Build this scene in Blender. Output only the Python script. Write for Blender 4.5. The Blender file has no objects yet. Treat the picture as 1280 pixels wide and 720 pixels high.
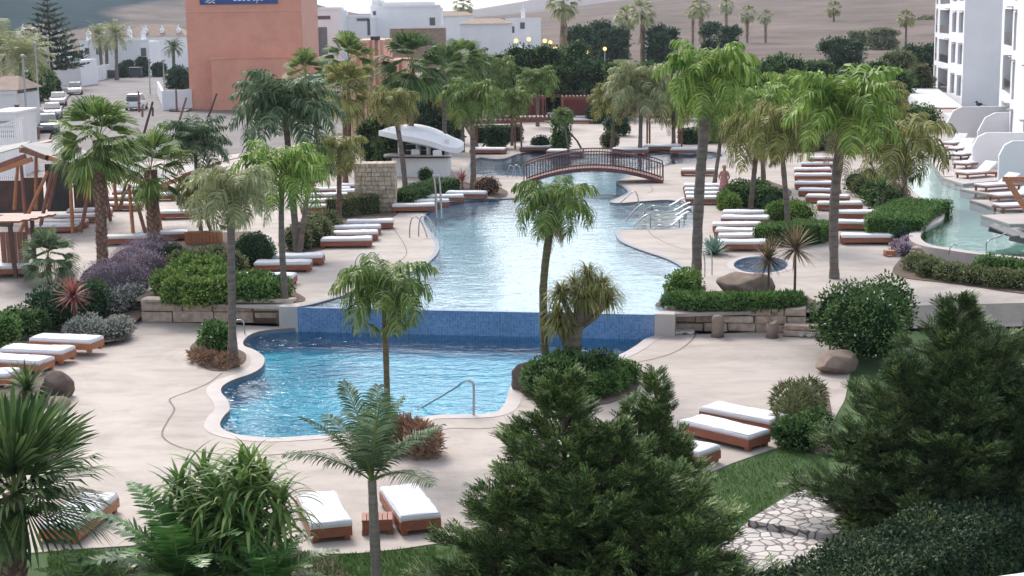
import bpy, bmesh, math, random
import numpy as np
from mathutils import Vector, Matrix
from mathutils.geometry import delaunay_2d_cdt
C = bpy.context.scene.collection
R_ = math.radians
rng = np.random.default_rng(7)
random.seed(7)

# ------------------------------------------------------------------ camera model (pixels of the 1280x720 photograph)
FPX, CAMH, ROLL = 1950.0, 9.5, 0.014
TH = math.atan2(338.0, FPX)
Fv = Vector((0, math.cos(TH), -math.sin(TH)))
U0 = Vector((0, math.sin(TH), math.cos(TH))); R0 = Vector((1, 0, 0))
Rv = R0*math.cos(ROLL) - U0*math.sin(ROLL)
Uv = U0*math.cos(ROLL) + R0*math.sin(ROLL)
CAM = Vector((0, 0, CAMH))
def ray(px, py): return Fv*FPX + Rv*(px-640) + Uv*(360-py)
def P(px, py, z=0.0):
    d = ray(px, py); t = (z-CAMH)/d.z
    return CAM + d*t
def at(px, py, Y):
    d = ray(px, py); return CAM + d*(Y/d.y)
def mpp(Y): return Y/FPX*1.0
UP = 0.65          # height of the upper terrace

# ------------------------------------------------------------------ object helpers
def tag(o, label=None, cat=None, group=None, kind=None):
    if label: o['label'] = label
    if cat: o['category'] = cat
    if group: o['group'] = group
    if kind: o['kind'] = kind
    return o
def thing(name, label, cat, loc=(0,0,0), rz=0.0, group=None, scale=1.0):
    o = bpy.data.objects.new(name, None); C.objects.link(o)
    o.empty_display_size = 0.2
    o.location = loc; o.rotation_euler = (0,0,rz); o.scale = (scale,)*3
    return tag(o, label, cat, group)
def obj(name, me, mat=None, parent=None, loc=None, rz=None, scale=None):
    o = bpy.data.objects.new(name, me); C.objects.link(o)
    if mat is not None:
        ms = mat if isinstance(mat, (list, tuple)) else [mat]
        while len(me.materials) < len(ms): me.materials.append(ms[len(me.materials)])
        for i, m in enumerate(ms):
            if me.materials[i] is not m:
                o.material_slots[i].link = 'OBJECT'; o.material_slots[i].material = m
    if parent: o.parent = parent
    if loc is not None: o.location = loc
    if rz is not None: o.rotation_euler = (0,0,rz)
    if scale is not None: o.scale = scale if isinstance(scale,(tuple,list)) else (scale,)*3
    return o
def copy_tree(o, parent=None):
    c = o.copy(); C.objects.link(c); c.parent = parent
    for ch in [x for x in o.children]: copy_tree(ch, c)
    return c

class MB:
    def __init__(s): s.v = []; s.f = []; s.m = []
    def add(s, vs, fs, mi=0):
        b = len(s.v); s.v += [tuple(v) for v in vs]
        s.f += [tuple(b+i for i in f) for f in fs]; s.m += [mi]*len(fs); return s
    def box(s, lo, hi, mi=0, M=None):
        x0,y0,z0 = lo; x1,y1,z1 = hi
        vs = [Vector(p) for p in ((x0,y0,z0),(x1,y0,z0),(x1,y1,z0),(x0,y1,z0),(x0,y0,z1),(x1,y0,z1),(x1,y1,z1),(x0,y1,z1))]
        if M is not None: vs = [M @ v for v in vs]
        return s.add(vs, [(0,3,2,1),(4,5,6,7),(0,1,5,4),(1,2,6,5),(2,3,7,6),(3,0,4,7)], mi)
    def bar(s, a, b, w, h=None, mi=0):
        a = Vector(a); b = Vector(b); h = h or w; d = (b-a)
        if d.length < 1e-6: return s
        d.normalize(); up = Vector((0,0,1)) if abs(d.z) < .95 else Vector((0,1,0))
        sd = d.cross(up).normalized()*w/2; u = sd.cross(d).normalized()*h/2
        vs = [a-sd-u,a+sd-u,a+sd+u,a-sd+u,b-sd-u,b+sd-u,b+sd+u,b-sd+u]
        return s.add(vs, [(0,1,2,3),(7,6,5,4),(1,0,4,5),(2,1,5,6),(3,2,6,7),(0,3,7,4)], mi)
    def tube(s, pts, rad, n=8, mi=0, cap=True):
        pts = [Vector(p) for p in pts]; k = len(pts)
        if not isinstance(rad, (list,tuple)): rad = [rad]*k
        ref = Vector((1,0,0)); rings = []; vs = []
        for i,p in enumerate(pts):
            t = (pts[min(i+1,k-1)]-pts[max(i-1,0)]).normalized()
            r = ref - t*ref.dot(t)
            if r.length < .05: ref = Vector((0,1,0)); r = ref - t*ref.dot(t)
            r.normalize(); q = t.cross(r)
            for j in range(n):
                a = 2*math.pi*j/n; vs.append(p + (r*math.cos(a)+q*math.sin(a))*rad[i])
        fs = [(i*n+j, i*n+(j+1)%n, (i+1)*n+(j+1)%n, (i+1)*n+j) for i in range(k-1) for j in range(n)]
        if cap: fs += [tuple(range(n))[::-1], tuple((k-1)*n+j for j in range(n))]
        return s.add(vs, fs, mi)
    def prism(s, pts, z0, z1, mi=0):
        n = len(pts)
        vs = [(p[0],p[1],z0) for p in pts]+[(p[0],p[1],z1) for p in pts]
        fs = [tuple(range(n))[::-1], tuple(range(n,2*n))]+[(i,(i+1)%n,n+(i+1)%n,n+i) for i in range(n)]
        return s.add(vs, fs, mi)
    def ball(s, c, r, n=10, m=6, mi=0, jit=0.0):
        c = Vector(c); r = r if isinstance(r,(tuple,list)) else (r,r,r); vs=[]; 
        vs.append(c+Vector((0,0,r[2])))
        for i in range(1,m):
            ph = math.pi*i/m
            for j in range(n):
                a = 2*math.pi*j/n; k = 1+random.uniform(-jit,jit)
                vs.append(c+Vector((r[0]*math.sin(ph)*math.cos(a)*k, r[1]*math.sin(ph)*math.sin(a)*k, r[2]*math.cos(ph)*k)))
        vs.append(c-Vector((0,0,r[2]))); L = len(vs)-1; fs=[]
        for j in range(n): fs.append((0,1+j,1+(j+1)%n)); fs.append((L, 1+(m-2)*n+(j+1)%n, 1+(m-2)*n+j))
        for i in range(m-2):
            for j in range(n): fs.append((1+i*n+j,1+(i+1)*n+j,1+(i+1)*n+(j+1)%n,1+i*n+(j+1)%n))
        return s.add(vs, fs, mi)
    def mesh(s, name='m', smooth=False, bevel=0.0):
        me = bpy.data.meshes.new(name); me.from_pydata(s.v, [], s.f)
        if bevel:
            bm = bmesh.new(); bm.from_mesh(me)
            bmesh.ops.bevel(bm, geom=list(bm.edges), offset=bevel, segments=2, profile=.5, affect='EDGES', clamp_overlap=True)
            bm.to_mesh(me); bm.free()
        else:
            me.polygons.foreach_set('material_index', s.m)
        if smooth: me.polygons.foreach_set('use_smooth', [True]*len(me.polygons))
        me.update(); return me
    def build(s, name, mat, parent=None, smooth=False, bevel=0.0, loc=None, rz=None):
        return obj(name, s.mesh(name, smooth, bevel), mat, parent, loc, rz)

def np_mesh(name, V, F, mi=None, smooth=False):
    """V (n,3); F (m,k) or a list of such arrays"""
    if not isinstance(F, list): F = [F]
    me = bpy.data.meshes.new(name); me.vertices.add(len(V))
    me.vertices.foreach_set('co', np.asarray(V, np.float32).ravel())
    loops = np.concatenate([f.ravel() for f in F]).astype(np.int32)
    tot = np.concatenate([np.full(len(f), f.shape[1]) for f in F])
    start = np.concatenate([[0], np.cumsum(tot)[:-1]]).astype(np.int32)
    me.loops.add(len(loops)); me.loops.foreach_set('vertex_index', loops)
    me.polygons.add(len(tot)); me.polygons.foreach_set('loop_start', start)
    if mi is not None: me.polygons.foreach_set('material_index', np.asarray(mi, np.int32))
    me.update(calc_edges=True)
    if smooth: me.polygons.foreach_set('use_smooth', [True]*len(me.polygons))
    return me
def unit(a): return a/np.maximum(np.linalg.norm(a, axis=-1, keepdims=True), 1e-9)
def scatter(TV, TF, pos, xd, zd, sc):
    """copies a small leaf template (x forward, z up) as plain geometry"""
    X = unit(xd); Y = unit(np.cross(zd, X)); Z = np.cross(X, Y)
    sc = np.asarray(sc).reshape(-1,1,1) if np.ndim(sc) == 1 else sc
    V = pos[:,None,:] + sc*(TV[None,:,0:1]*X[:,None,:] + TV[None,:,1:2]*Y[:,None,:] + TV[None,:,2:3]*Z[:,None,:])
    N, K = len(pos), len(TV)
    F = (TF[None]+ (np.arange(N)*K)[:,None,None]).reshape(-1, TF.shape[1])
    return V.reshape(-1,3), F
LEAF_V = np.array([(0,0,0),(.45,.26,.05),(1,0,-.06),(.45,-.26,.05)], float); LEAF_F = np.array([(0,3,2,1)])
NARROW_V = np.array([(0,0,0),(.4,.09,.04),(1,0,-.1),(.4,-.09,.04)], float)
def spray_template():
    V = []; F = []
    def q(a, d, l, w):
        a = np.array(a, float); d = np.array(d, float); d /= np.linalg.norm(d)
        sd = np.array((-d[1], d[0], 0)); b = len(V)
        V.extend([a, a+d*l*.5+sd*w, a+d*l, a+d*l*.5-sd*w]); F.append((b,b+3,b+2,b+1))
    q((0,0,0),(1,0,.1),1.0,.04)
    for t,l in ((.15,.42),(.35,.5),(.55,.42),(.75,.3)):
        for sgn in (1,-1):
            q((t,0,.02),(1,sgn*1.0,.12),l,.042)
            q((t+.13*1.0, sgn*.12, .02),(1,sgn*.25,.25),l*.6,.038)
    return np.array(V), np.array(F)
SPRAY_V, SPRAY_F = spray_template()

def catmull(pts, closed=False, n=6):
    out = []; k = len(pts)
    rngi = range(k if closed else k-1)
    for i in rngi:
        p = [Vector(pts[(i+j-1)%k] if closed else pts[min(max(i+j-1,0),k-1)]) for j in range(4)]
        for s in range(n):
            t = s/n
            out.append(0.5*((2*p[1])+(-p[0]+p[2])*t+(2*p[0]-5*p[1]+4*p[2]-p[3])*t*t+(-p[0]+3*p[1]-3*p[2]+p[3])*t**3))
    if not closed: out.append(Vector(pts[-1]))
    return out
def inside(p, poly):
    x,y = p; c = False; j = len(poly)-1
    for i in range(len(poly)):
        xi,yi = poly[i][0],poly[i][1]; xj,yj = poly[j][0],poly[j][1]
        if (yi>y) != (yj>y) and x < (xj-xi)*(y-yi)/(yj-yi)+xi: c = not c
        j = i
    return c
def fill(outer, holes=(), z=0.0, zf=None):
    vs = []; es = []
    for lp in [outer]+list(holes):
        b = len(vs); n = len(lp); vs += [Vector((p[0],p[1])) for p in lp]
        es += [(b+i, b+(i+1)%n) for i in range(n)]
    r = delaunay_2d_cdt(vs, es, [], 0, 1e-5)
    V2, F2 = r[0], r[2]; F = []
    for f in F2:
        c = sum((V2[i] for i in f), Vector((0,0)))/len(f)
        if inside(c, outer) and not any(inside(c, h) for h in holes):
            a,b,d = (V2[f[0]],V2[f[1]],V2[f[2]])
            if (b-a).cross(d-a) < 0: f = f[::-1]
            F.append(tuple(f))
    return [(v.x, v.y, z if zf is None else zf(v.x,v.y)) for v in V2], F
def sheet(name, outer, mat, z=0.0, holes=(), kind='structure', thick=0.0):
    V,F = fill(outer, holes, z); mb = MB(); mb.add(V,F)
    if thick:
        n = len(outer)
        area = sum(outer[i][0]*outer[(i+1)%n][1]-outer[(i+1)%n][0]*outer[i][1] for i in range(n))
        o = list(outer) if area > 0 else list(outer)[::-1]
        vs = [(p[0],p[1],z-thick) for p in o]+[(p[0],p[1],z) for p in o]
        mb.add(vs, [(i,(i+1)%n,n+(i+1)%n,n+i) for i in range(n)])
    o = mb.build(name, mat); 
    if kind: o['kind'] = kind
    return o
def px(pts, z=0.0): return [P(x,y,z) for x,y in pts]
def ribbon(path, off0, off1, z0, z1, closed=False):
    """strip to the left side of a path between two offsets"""
    n = len(path); vs = []
    for i in range(n):
        a = path[(i-1)%n] if (closed or i>0) else path[i]; b = path[(i+1)%n] if (closed or i<n-1) else path[i]
        t = Vector((b[0]-a[0], b[1]-a[1])).normalized(); nn = Vector((-t.y, t.x))
        vs.append((path[i][0]+nn.x*off0, path[i][1]+nn.y*off0, z0)); vs.append((path[i][0]+nn.x*off1, path[i][1]+nn.y*off1, z1))
    m = n if closed else n-1
    fs = [(2*i, 2*((i+1)%n), 2*((i+1)%n)+1, 2*i+1) for i in range(m)]
    return vs, fs

# ------------------------------------------------------------------ materials
def nt(name):
    m = bpy.data.materials.new(name); m.use_nodes = True
    t = m.node_tree; t.nodes.clear(); out = t.nodes.new('ShaderNodeOutputMaterial'); return m, t, out
def N(t, ty, **kw):
    n = t.nodes.new('ShaderNode'+ty)
    for k,v in kw.items():
        if k in n.inputs: n.inputs[k].default_value = v
        else: setattr(n, k, v)
    return n
def rgb(c): return (c[0],c[1],c[2],1)
def pmat(name, c1, c2=None, scale=3.0, rough=.7, bump=0.0, bscale=None, metal=0.0, stretch=(1,1,1), detail=5, spec=.4, c3=None, lo=.35, hi=.65, blot=0.0):
    m,t,out = nt(name); b = N(t,'BsdfPrincipled', Roughness=rough, Metallic=metal)
    b.inputs['Specular IOR Level'].default_value = spec
    t.links.new(b.outputs[0], out.inputs[0]); c2 = c2 or tuple(x*.8 for x in c1)
    tc = N(t,'TexCoord'); mp = N(t,'Mapping'); mp.inputs['Scale'].default_value = stretch
    t.links.new(tc.outputs['Object'], mp.inputs[0])
    n = N(t,'TexNoise', Scale=scale, Detail=detail, Roughness=.6); t.links.new(mp.outputs[0], n.inputs['Vector'])
    r = N(t,'ValToRGB'); r.color_ramp.elements[0].position = lo; r.color_ramp.elements[1].position = hi
    r.color_ramp.elements[0].color = rgb(c1); r.color_ramp.elements[1].color = rgb(c2)
    if c3: e = r.color_ramp.elements.new(.5*(lo+hi)); e.color = rgb(c3)
    t.links.new(n.outputs['Fac'], r.inputs[0]); colr = r.outputs[0]
    if blot:
        n3 = N(t,'TexNoise', Scale=.35, Detail=10, Roughness=.72, Distortion=.8); t.links.new(tc.outputs['Object'], n3.inputs['Vector'])
        r3 = N(t,'ValToRGB'); r3.color_ramp.elements[0].position=.40; r3.color_ramp.elements[0].color=(1-blot,1-blot*1.05,1-blot*1.15,1); r3.color_ramp.elements[1].position=.56; r3.color_ramp.elements[1].color=(1,1,1,1)
        t.links.new(n3.outputs['Fac'], r3.inputs[0]); mm = N(t,'MixRGB', blend_type='MULTIPLY'); mm.inputs[0].default_value=1; t.links.new(colr, mm.inputs[1]); t.links.new(r3.outputs[0], mm.inputs[2]); colr = mm.outputs[0]
    t.links.new(colr, b.inputs['Base Color'])
    if bump:
        n2 = N(t,'TexNoise', Scale=bscale or scale*4, Detail=4); t.links.new(mp.outputs[0], n2.inputs['Vector'])
        bp = N(t,'Bump', Strength=bump, Distance=.03); t.links.new(n2.outputs['Fac'], bp.inputs['Height'])
        t.links.new(bp.outputs[0], b.inputs['Normal'])
    return m
def leafmat(name, dark, mid, light, rough=.55, trans=.25, nscale=1.2, spec=.18, gain=1.5):
    dark,mid,light = [tuple(min(.6,x*gain) for x in c) for c in (dark,mid,light)]
    m,t,out = nt(name); b = N(t,'BsdfPrincipled', Roughness=rough); b.inputs['Specular IOR Level'].default_value = spec
    g = N(t,'NewGeometry'); tc = N(t,'TexCoord'); n = N(t,'TexNoise', Scale=nscale, Detail=2)
    t.links.new(tc.outputs['Object'], n.inputs['Vector'])
    ad = N(t,'Math', operation='ADD'); t.links.new(g.outputs['Random Per Island'], ad.inputs[0]); t.links.new(n.outputs['Fac'], ad.inputs[1])
    mu = N(t,'Math', operation='MULTIPLY'); mu.inputs[1].default_value = .5; t.links.new(ad.outputs[0], mu.inputs[0])
    r = N(t,'ValToRGB'); e = r.color_ramp.elements; e[0].position=.22; e[0].color = rgb(dark); e[1].position=.8; e[1].color = rgb(light)
    k = e.new(.5); k.color = rgb(mid); t.links.new(mu.outputs[0], r.inputs[0]); t.links.new(r.outputs[0], b.inputs['Base Color'])
    tr = N(t,'BsdfTranslucent'); t.links.new(r.outputs[0], tr.inputs[0])
    mx = N(t,'MixShader'); mx.inputs[0].default_value = trans
    t.links.new(b.outputs[0], mx.inputs[1]); t.links.new(tr.outputs[0], mx.inputs[2]); t.links.new(mx.outputs[0], out.inputs[0])
    return m
M = {}
M['deck'] = pmat('pool_deck_concrete', (.485,.42,.375), (.39,.335,.30), .55, .75, .12, 30, c3=(.455,.392,.35), stretch=(1,2.4,1), blot=.16)
M['deck_up'] = pmat('terrace_concrete', (.465,.405,.366), (.37,.322,.292), .4, .75, .12, 30, c3=(.435,.378,.342), stretch=(1,2.0,1), blot=.16)
M['coping'] = pmat('coping', (.49,.43,.41), (.42,.372,.357), 1.2, .6, .08, 20)
M['joint'] = pmat('joint', (.16,.12,.11), (.22,.17,.15), 3, .8)
M['soil'] = pmat('soil', (.09,.065,.05), (.16,.11,.085), 4, .95, .5, 14)
M['asphalt'] = pmat('asphalt', (.15,.135,.138), (.20,.18,.18), .3, .85, .1, 20, blot=.2)
M['pave'] = pmat('pavement', (.29,.24,.23), (.25,.21,.205), .8, .85, .1, 20)
M['white'] = pmat('white_render', (.82,.82,.84), (.76,.76,.79), .5, .8, .05, 8)
M['white2'] = pmat('white_render_warm', (.74,.735,.74), (.66,.66,.67), .7, .8, .05, 8)
M['terracotta'] = pmat('terracotta_render', (.72,.34,.245), (.65,.31,.225), .25, .85, .06, 6, blot=.10)
M['terra_light'] = pmat('terracotta_pale', (.72,.42,.33), (.66,.38,.30), .25, .85, .06, 6)
M['teak'] = pmat('teak', (.33,.115,.065), (.22,.075,.045), 2.5, .5, .15, 18, stretch=(1,6,6), c3=(.28,.095,.055))
M['teak_light'] = pmat('teak_light', (.46,.19,.09), (.34,.13,.065), 2.5, .5, .15, 18, stretch=(1,6,6))
M['cedar'] = pmat('cedar', (.27,.115,.08), (.17,.07,.05), 2.0, .6, .15, 14, stretch=(4,4,1))
M['darkwood'] = pmat('dark_wood', (.055,.035,.03), (.10,.05,.04), 2.0, .6, .15, 14)
M['redpanel'] = pmat('red_panel', (.26,.075,.065), (.20,.06,.05), 2.0, .7, .1, 8, stretch=(1,1,8))
M['cushion_cream'] = pmat('cushion_cream', (.76,.75,.75), (.66,.655,.68), 1.2, .85, .18, 4)
M['cushion'] = pmat('cushion', (.80,.80,.84), (.72,.72,.77), 1.6, .85, .12, 5)
M['canvas'] = pmat('canvas', (.42,.40,.385), (.34,.325,.315), .8, .85, .1, 5)
M['steel'] = pmat('steel', (.50,.50,.52), (.42,.42,.44), 5, .25, metal=1.0)
M['dark'] = pmat('dark', (.03,.03,.035), (.045,.045,.05), 3, .6)
M['glass'] = pmat('window_glass', (.07,.075,.09), (.11,.115,.13), .6, .15, spec=.6)
M['greyshade'] = pmat('shutter_grey', (.22,.215,.23), (.28,.275,.29), .8, .7)
M['slate'] = pmat('grey_boards', (.13,.125,.13), (.20,.19,.195), 2, .7, .1, 8)
M['rock'] = pmat('rock', (.30,.225,.175), (.17,.13,.11), 1.8, .9, .8, 5, c3=(.24,.18,.145))
M['rock_dark'] = pmat('rock_dark', (.16,.115,.095), (.08,.06,.052), 1.8, .9, .8, 5)
M['stone'] = pmat('rubble_stone', (.36,.27,.21), (.25,.185,.145), 2.0, .9, .6, 7, c3=(.31,.235,.18))
M['pebble'] = pmat('pebble', (.6,.57,.54), (.45,.42,.40), 3, .8)
M['trunk_grey'] = pmat('palm_bark_grey', (.20,.165,.14), (.11,.09,.078), 2.2, .9, .6, 10, stretch=(1,1,5))
M['trunk_brown'] = pmat('palm_bark_brown', (.21,.12,.095), (.10,.06,.048), 3, .9, .6, 10, stretch=(1,1,3))
M['trunk_olive'] = pmat('palm_bark_olive', (.16,.135,.07), (.09,.075,.045), 3, .9, .5, 10, stretch=(1,1,6))
M['trunk_green'] = pmat('palm_shaft_green', (.12,.16,.06), (.17,.15,.08), 2, .6, .2, 10, stretch=(1,1,2))
M['trunk_ring'] = pmat('palm_ringed_trunk', (.33,.28,.25), (.20,.165,.145), 1.6, .8, .3, 10, stretch=(.6,.6,9))
M['boot'] = pmat('palm_boot', (.36,.24,.18), (.20,.13,.10), 3, .9)
M['bark'] = pmat('bark', (.13,.095,.075), (.07,.052,.042), 3, .95, .7, 10, stretch=(1,1,.4))
M['f_green'] = leafmat('leaf_palm_green', (.022,.05,.012), (.085,.145,.035), (.24,.29,.09))
M['f_bright'] = leafmat('leaf_palm_bright', (.04,.09,.016), (.13,.21,.04), (.31,.39,.10))
M['f_blue'] = leafmat('leaf_palm_bluegreen', (.022,.05,.026), (.075,.12,.062), (.20,.25,.14))
M['f_pale'] = leafmat('leaf_palm_pale', (.12,.14,.065), (.20,.22,.11), (.34,.34,.18))
M['f_olive'] = leafmat('leaf_palm_olive', (.05,.06,.018), (.15,.16,.045), (.33,.31,.12))
M['f_dark'] = leafmat('leaf_palm_dark', (.014,.036,.012), (.05,.095,.03), (.15,.20,.07))
M['f_dead'] = leafmat('leaf_dead', (.16,.11,.065), (.24,.18,.11), (.34,.27,.18), trans=.1)
M['rachis'] = pmat('rachis', (.20,.24,.08), (.26,.25,.10), 2, .6)
M['conifer'] = leafmat('leaf_conifer', (.014,.032,.010), (.055,.10,.03), (.25,.31,.11), nscale=1.6, trans=.12)
M['conifer2'] = leafmat('leaf_conifer_dark', (.012,.028,.010), (.045,.082,.03), (.21,.26,.10), nscale=1.6, trans=.12)
M['l_dark'] = leafmat('leaf_dark', (.008,.03,.016), (.02,.058,.026), (.05,.10,.04), trans=.15)
M['l_box'] = leafmat('leaf_box', (.006,.016,.009), (.02,.042,.02), (.09,.12,.045), trans=.1)
M['l_tree'] = leafmat('leaf_tree', (.015,.042,.012), (.045,.095,.026), (.12,.18,.05), trans=.15)
M['l_green'] = leafmat('leaf_green', (.022,.06,.016), (.06,.125,.03), (.15,.24,.065))
M['l_yellow'] = leafmat('leaf_yellowgreen', (.045,.09,.02), (.095,.165,.035), (.22,.28,.075))
M['l_olive'] = leafmat('leaf_olive', (.05,.07,.025), (.10,.12,.05), (.18,.19,.09))
M['l_grey'] = leafmat('leaf_silver', (.15,.16,.14), (.24,.25,.22), (.38,.38,.34), trans=.1)
M['l_purple'] = leafmat('leaf_lavender', (.17,.14,.16), (.29,.23,.28), (.40,.30,.40), trans=.1)
M['l_red'] = leafmat('leaf_red', (.12,.035,.035), (.24,.08,.075), (.38,.16,.13), trans=.15)
M['l_brown'] = leafmat('leaf_brown', (.13,.075,.05), (.22,.13,.085), (.34,.22,.14), trans=.15)
M['l_bronze'] = leafmat('leaf_bronze', (.06,.05,.03), (.13,.095,.055), (.25,.18,.11), trans=.15)
M['gutter'] = pmat('overflow_gutter_tile', (.17,.185,.235), (.22,.235,.28), 4, .4)
M['f_fern'] = leafmat('leaf_fern', (.02,.06,.014), (.05,.13,.03), (.11,.22,.055), spec=.5, rough=.4)
M['l_agave'] = leafmat('leaf_agave', (.06,.12,.10), (.12,.20,.16), (.22,.31,.26), trans=.05)
M['petal'] = pmat('petal', (.85,.85,.85), (.75,.75,.78), 3, .8)
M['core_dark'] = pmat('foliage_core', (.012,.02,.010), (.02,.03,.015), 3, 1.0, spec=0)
M['grass'] = leafmat('grass_blades', (.025,.065,.012), (.05,.11,.02), (.10,.17,.04))
M['lawn'] = pmat('lawn', (.04,.085,.02), (.06,.11,.03), 2.5, .95, .3, 30)
M['paint'] = pmat('street_furniture_paint', (.42,.43,.43), (.36,.37,.37), 2, .5)
M['bin'] = pmat('bin_plastic', (.03,.045,.05), (.045,.06,.065), 2, .5)
M['tile_roof'] = pmat('tile_roof', (.34,.25,.20), (.26,.19,.155), 1.5, .9, .3, 6)
M['signblue'] = pmat('sign_blue', (.02,.06,.22), (.022,.07,.25), 1, .4)
M['signwhite'] = pmat('sign_white', (.8,.8,.8), (.75,.75,.75), 1, .5)
M['skin'] = pmat('skin', (.50,.30,.22), (.45,.26,.19), 3, .6)
M['hair'] = pmat('hair', (.42,.31,.20), (.30,.21,.13), 8, .7)
M['dress'] = pmat('dress', (.40,.13,.12), (.55,.30,.28), 14, .8)

def tile_mat(name, c1, c2, cm, size=.06, rough=.25):
    m,t,out = nt(name); b = N(t,'BsdfPrincipled', Roughness=rough); t.links.new(b.outputs[0], out.inputs[0])
    tc = N(t,'TexCoord'); br = N(t,'TexBrick', Scale=1.0); br.offset = 0.0
    br.inputs['Color1'].default_value = rgb(c1); br.inputs['Color2'].default_value = rgb(c2); br.inputs['Mortar'].default_value = rgb(cm)
    br.inputs['Brick Width'].default_value = size; br.inputs['Row Height'].default_value = size; br.inputs['Mortar Size'].default_value = size*.06
    # lay the mosaic on upright faces: (x, z)
    sp = N(t,'SeparateXYZ'); cb = N(t,'CombineXYZ'); t.links.new(tc.outputs['Object'], sp.inputs[0])
    ad = N(t,'Math', operation='ADD'); t.links.new(sp.outputs[0], ad.inputs[0]); t.links.new(sp.outputs[1], ad.inputs[1])
    t.links.new(ad.outputs[0], cb.inputs[0]); t.links.new(sp.outputs[2], cb.inputs[1]); t.links.new(cb.outputs[0], br.inputs['Vector'])
    n = N(t,'TexNoise', Scale=1.3, Detail=4); t.links.new(tc.outputs['Object'], n.inputs['Vector'])
    hs = N(t,'HueSaturation'); mr = N(t,'MapRange'); mr.inputs['To Min'].default_value=.7; mr.inputs['To Max'].default_value=1.3
    t.links.new(n.outputs['Fac'], mr.inputs[0]); t.links.new(mr.outputs[0], hs.inputs['Value'])
    t.links.new(br.outputs['Color'], hs.inputs['Color']); t.links.new(hs.outputs[0], b.inputs['Base Color']); return m
M['mosaic'] = tile_mat('blue_mosaic', (.09,.17,.34), (.16,.26,.44), (.22,.29,.42), .07)
M['mosaic_edge'] = tile_mat('blue_edge_tile', (.10,.20,.36), (.16,.27,.42), (.3,.33,.38), .07)
M['floor_turq'] = pmat('pool_floor_turquoise', (.012,.50,.74), (.05,.62,.82), .8, .5)
M['floor_pale'] = pmat('pool_floor_pale', (.62,.78,.90), (.70,.84,.93), .8, .5)
M['floor_deep'] = pmat('pool_floor_blue', (.07,.22,.42), (.10,.27,.47), .8, .5)
M['floor_green'] = pmat('pool_floor_green', (.46,.66,.60), (.52,.71,.65), .8, .5)

def water(name, tint, scale=3.0, strength=.5, dist=.12, rough=.06, stretch=(1,1,1)):
    m,t,out = nt(name); tc = N(t,'TexCoord'); mp = N(t,'Mapping'); mp.inputs['Scale'].default_value = stretch
    t.links.new(tc.outputs['Object'], mp.inputs[0])
    n1 = N(t,'TexNoise', Scale=scale, Detail=2, Roughness=.5, Distortion=.6); n2 = N(t,'TexNoise', Scale=scale*.3, Detail=2)
    t.links.new(mp.outputs[0], n1.inputs['Vector']); t.links.new(mp.outputs[0], n2.inputs['Vector'])
    ad = N(t,'Math', operation='MULTIPLY_ADD'); ad.inputs[1].default_value = 1.6
    t.links.new(n2.outputs['Fac'], ad.inputs[0]); t.links.new(n1.outputs['Fac'], ad.inputs[2])
    bp = N(t,'Bump', Strength=strength, Distance=dist); t.links.new(ad.outputs[0], bp.inputs['Height'])
    fr = N(t,'Fresnel', IOR=1.33); t.links.new(bp.outputs[0], fr.inputs['Normal'])
    gl = N(t,'BsdfGlossy', Roughness=rough); gl.inputs[0].default_value = (1,1,1,1); t.links.new(bp.outputs[0], gl.inputs['Normal'])
    tr = N(t,'BsdfTransparent'); tr.inputs[0].default_value = rgb(tint)
    mx = N(t,'MixShader'); t.links.new(fr.outputs[0], mx.inputs[0]); t.links.new(tr.outputs[0], mx.inputs[1]); t.links.new(gl.outputs[0], mx.inputs[2])
    t.links.new(mx.outputs[0], out.inputs[0]); return m
M['water_low'] = water('water_lower', (.56,.95,1.0), 3.8, .36, .10, stretch=(1,1.6,1))
M['water_up'] = water('water_upper', (.80,.94,.98), 3.0, .22, .08, stretch=(1,1.6,1))
M['water_green'] = water('water_green', (.72,.90,.86), 2.4, .12, .06)
def flagstone():
    m,t,out = nt('crazy_paving'); b = N(t,'BsdfPrincipled', Roughness=.8); t.links.new(b.outputs[0], out.inputs[0])
    tc = N(t,'TexCoord'); n = N(t,'TexNoise', Scale=2.0, Detail=2); t.links.new(tc.outputs['Object'], n.inputs['Vector'])
    mx = N(t,'MixRGB'); mx.inputs[0].default_value = .22; t.links.new(tc.outputs['Object'], mx.inputs[1]); t.links.new(n.outputs['Color'], mx.inputs[2])
    v = N(t,'TexVoronoi', Scale=5.0, feature='DISTANCE_TO_EDGE'); v2 = N(t,'TexVoronoi', Scale=5.0)
    for q in (v,v2): t.links.new(mx.outputs[0], q.inputs['Vector'])
    r = N(t,'ValToRGB'); e = r.color_ramp.elements; e[0].position=.045; e[0].color=(0,0,0,1); e[1].position=.085; e[1].color=(1,1,1,1)
    t.links.new(v.outputs['Distance'], r.inputs[0])
    c = N(t,'MixRGB'); c.inputs[1].default_value=(.14,.12,.11,1); t.links.new(r.outputs[0], c.inputs[0])
    hs = N(t,'HueSaturation'); hs.inputs['Color'].default_value = (.52,.48,.46,1); sp = N(t,'SeparateXYZ'); t.links.new(v2.outputs['Color'], sp.inputs[0])
    mr = N(t,'MapRange'); mr.inputs['To Min'].default_value=.8; mr.inputs['To Max'].default_value=1.25; t.links.new(sp.outputs[0], mr.inputs[0]); t.links.new(mr.outputs[0], hs.inputs['Value'])
    t.links.new(hs.outputs[0], c.inputs[2]); t.links.new(c.outputs[0], b.inputs['Base Color'])
    bp = N(t,'Bump', Strength=.5, Distance=.02); t.links.new(r.outputs[0], bp.inputs['Height']); t.links.new(bp.outputs[0], b.inputs['Normal']); return m
M['flag'] = flagstone()
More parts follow.
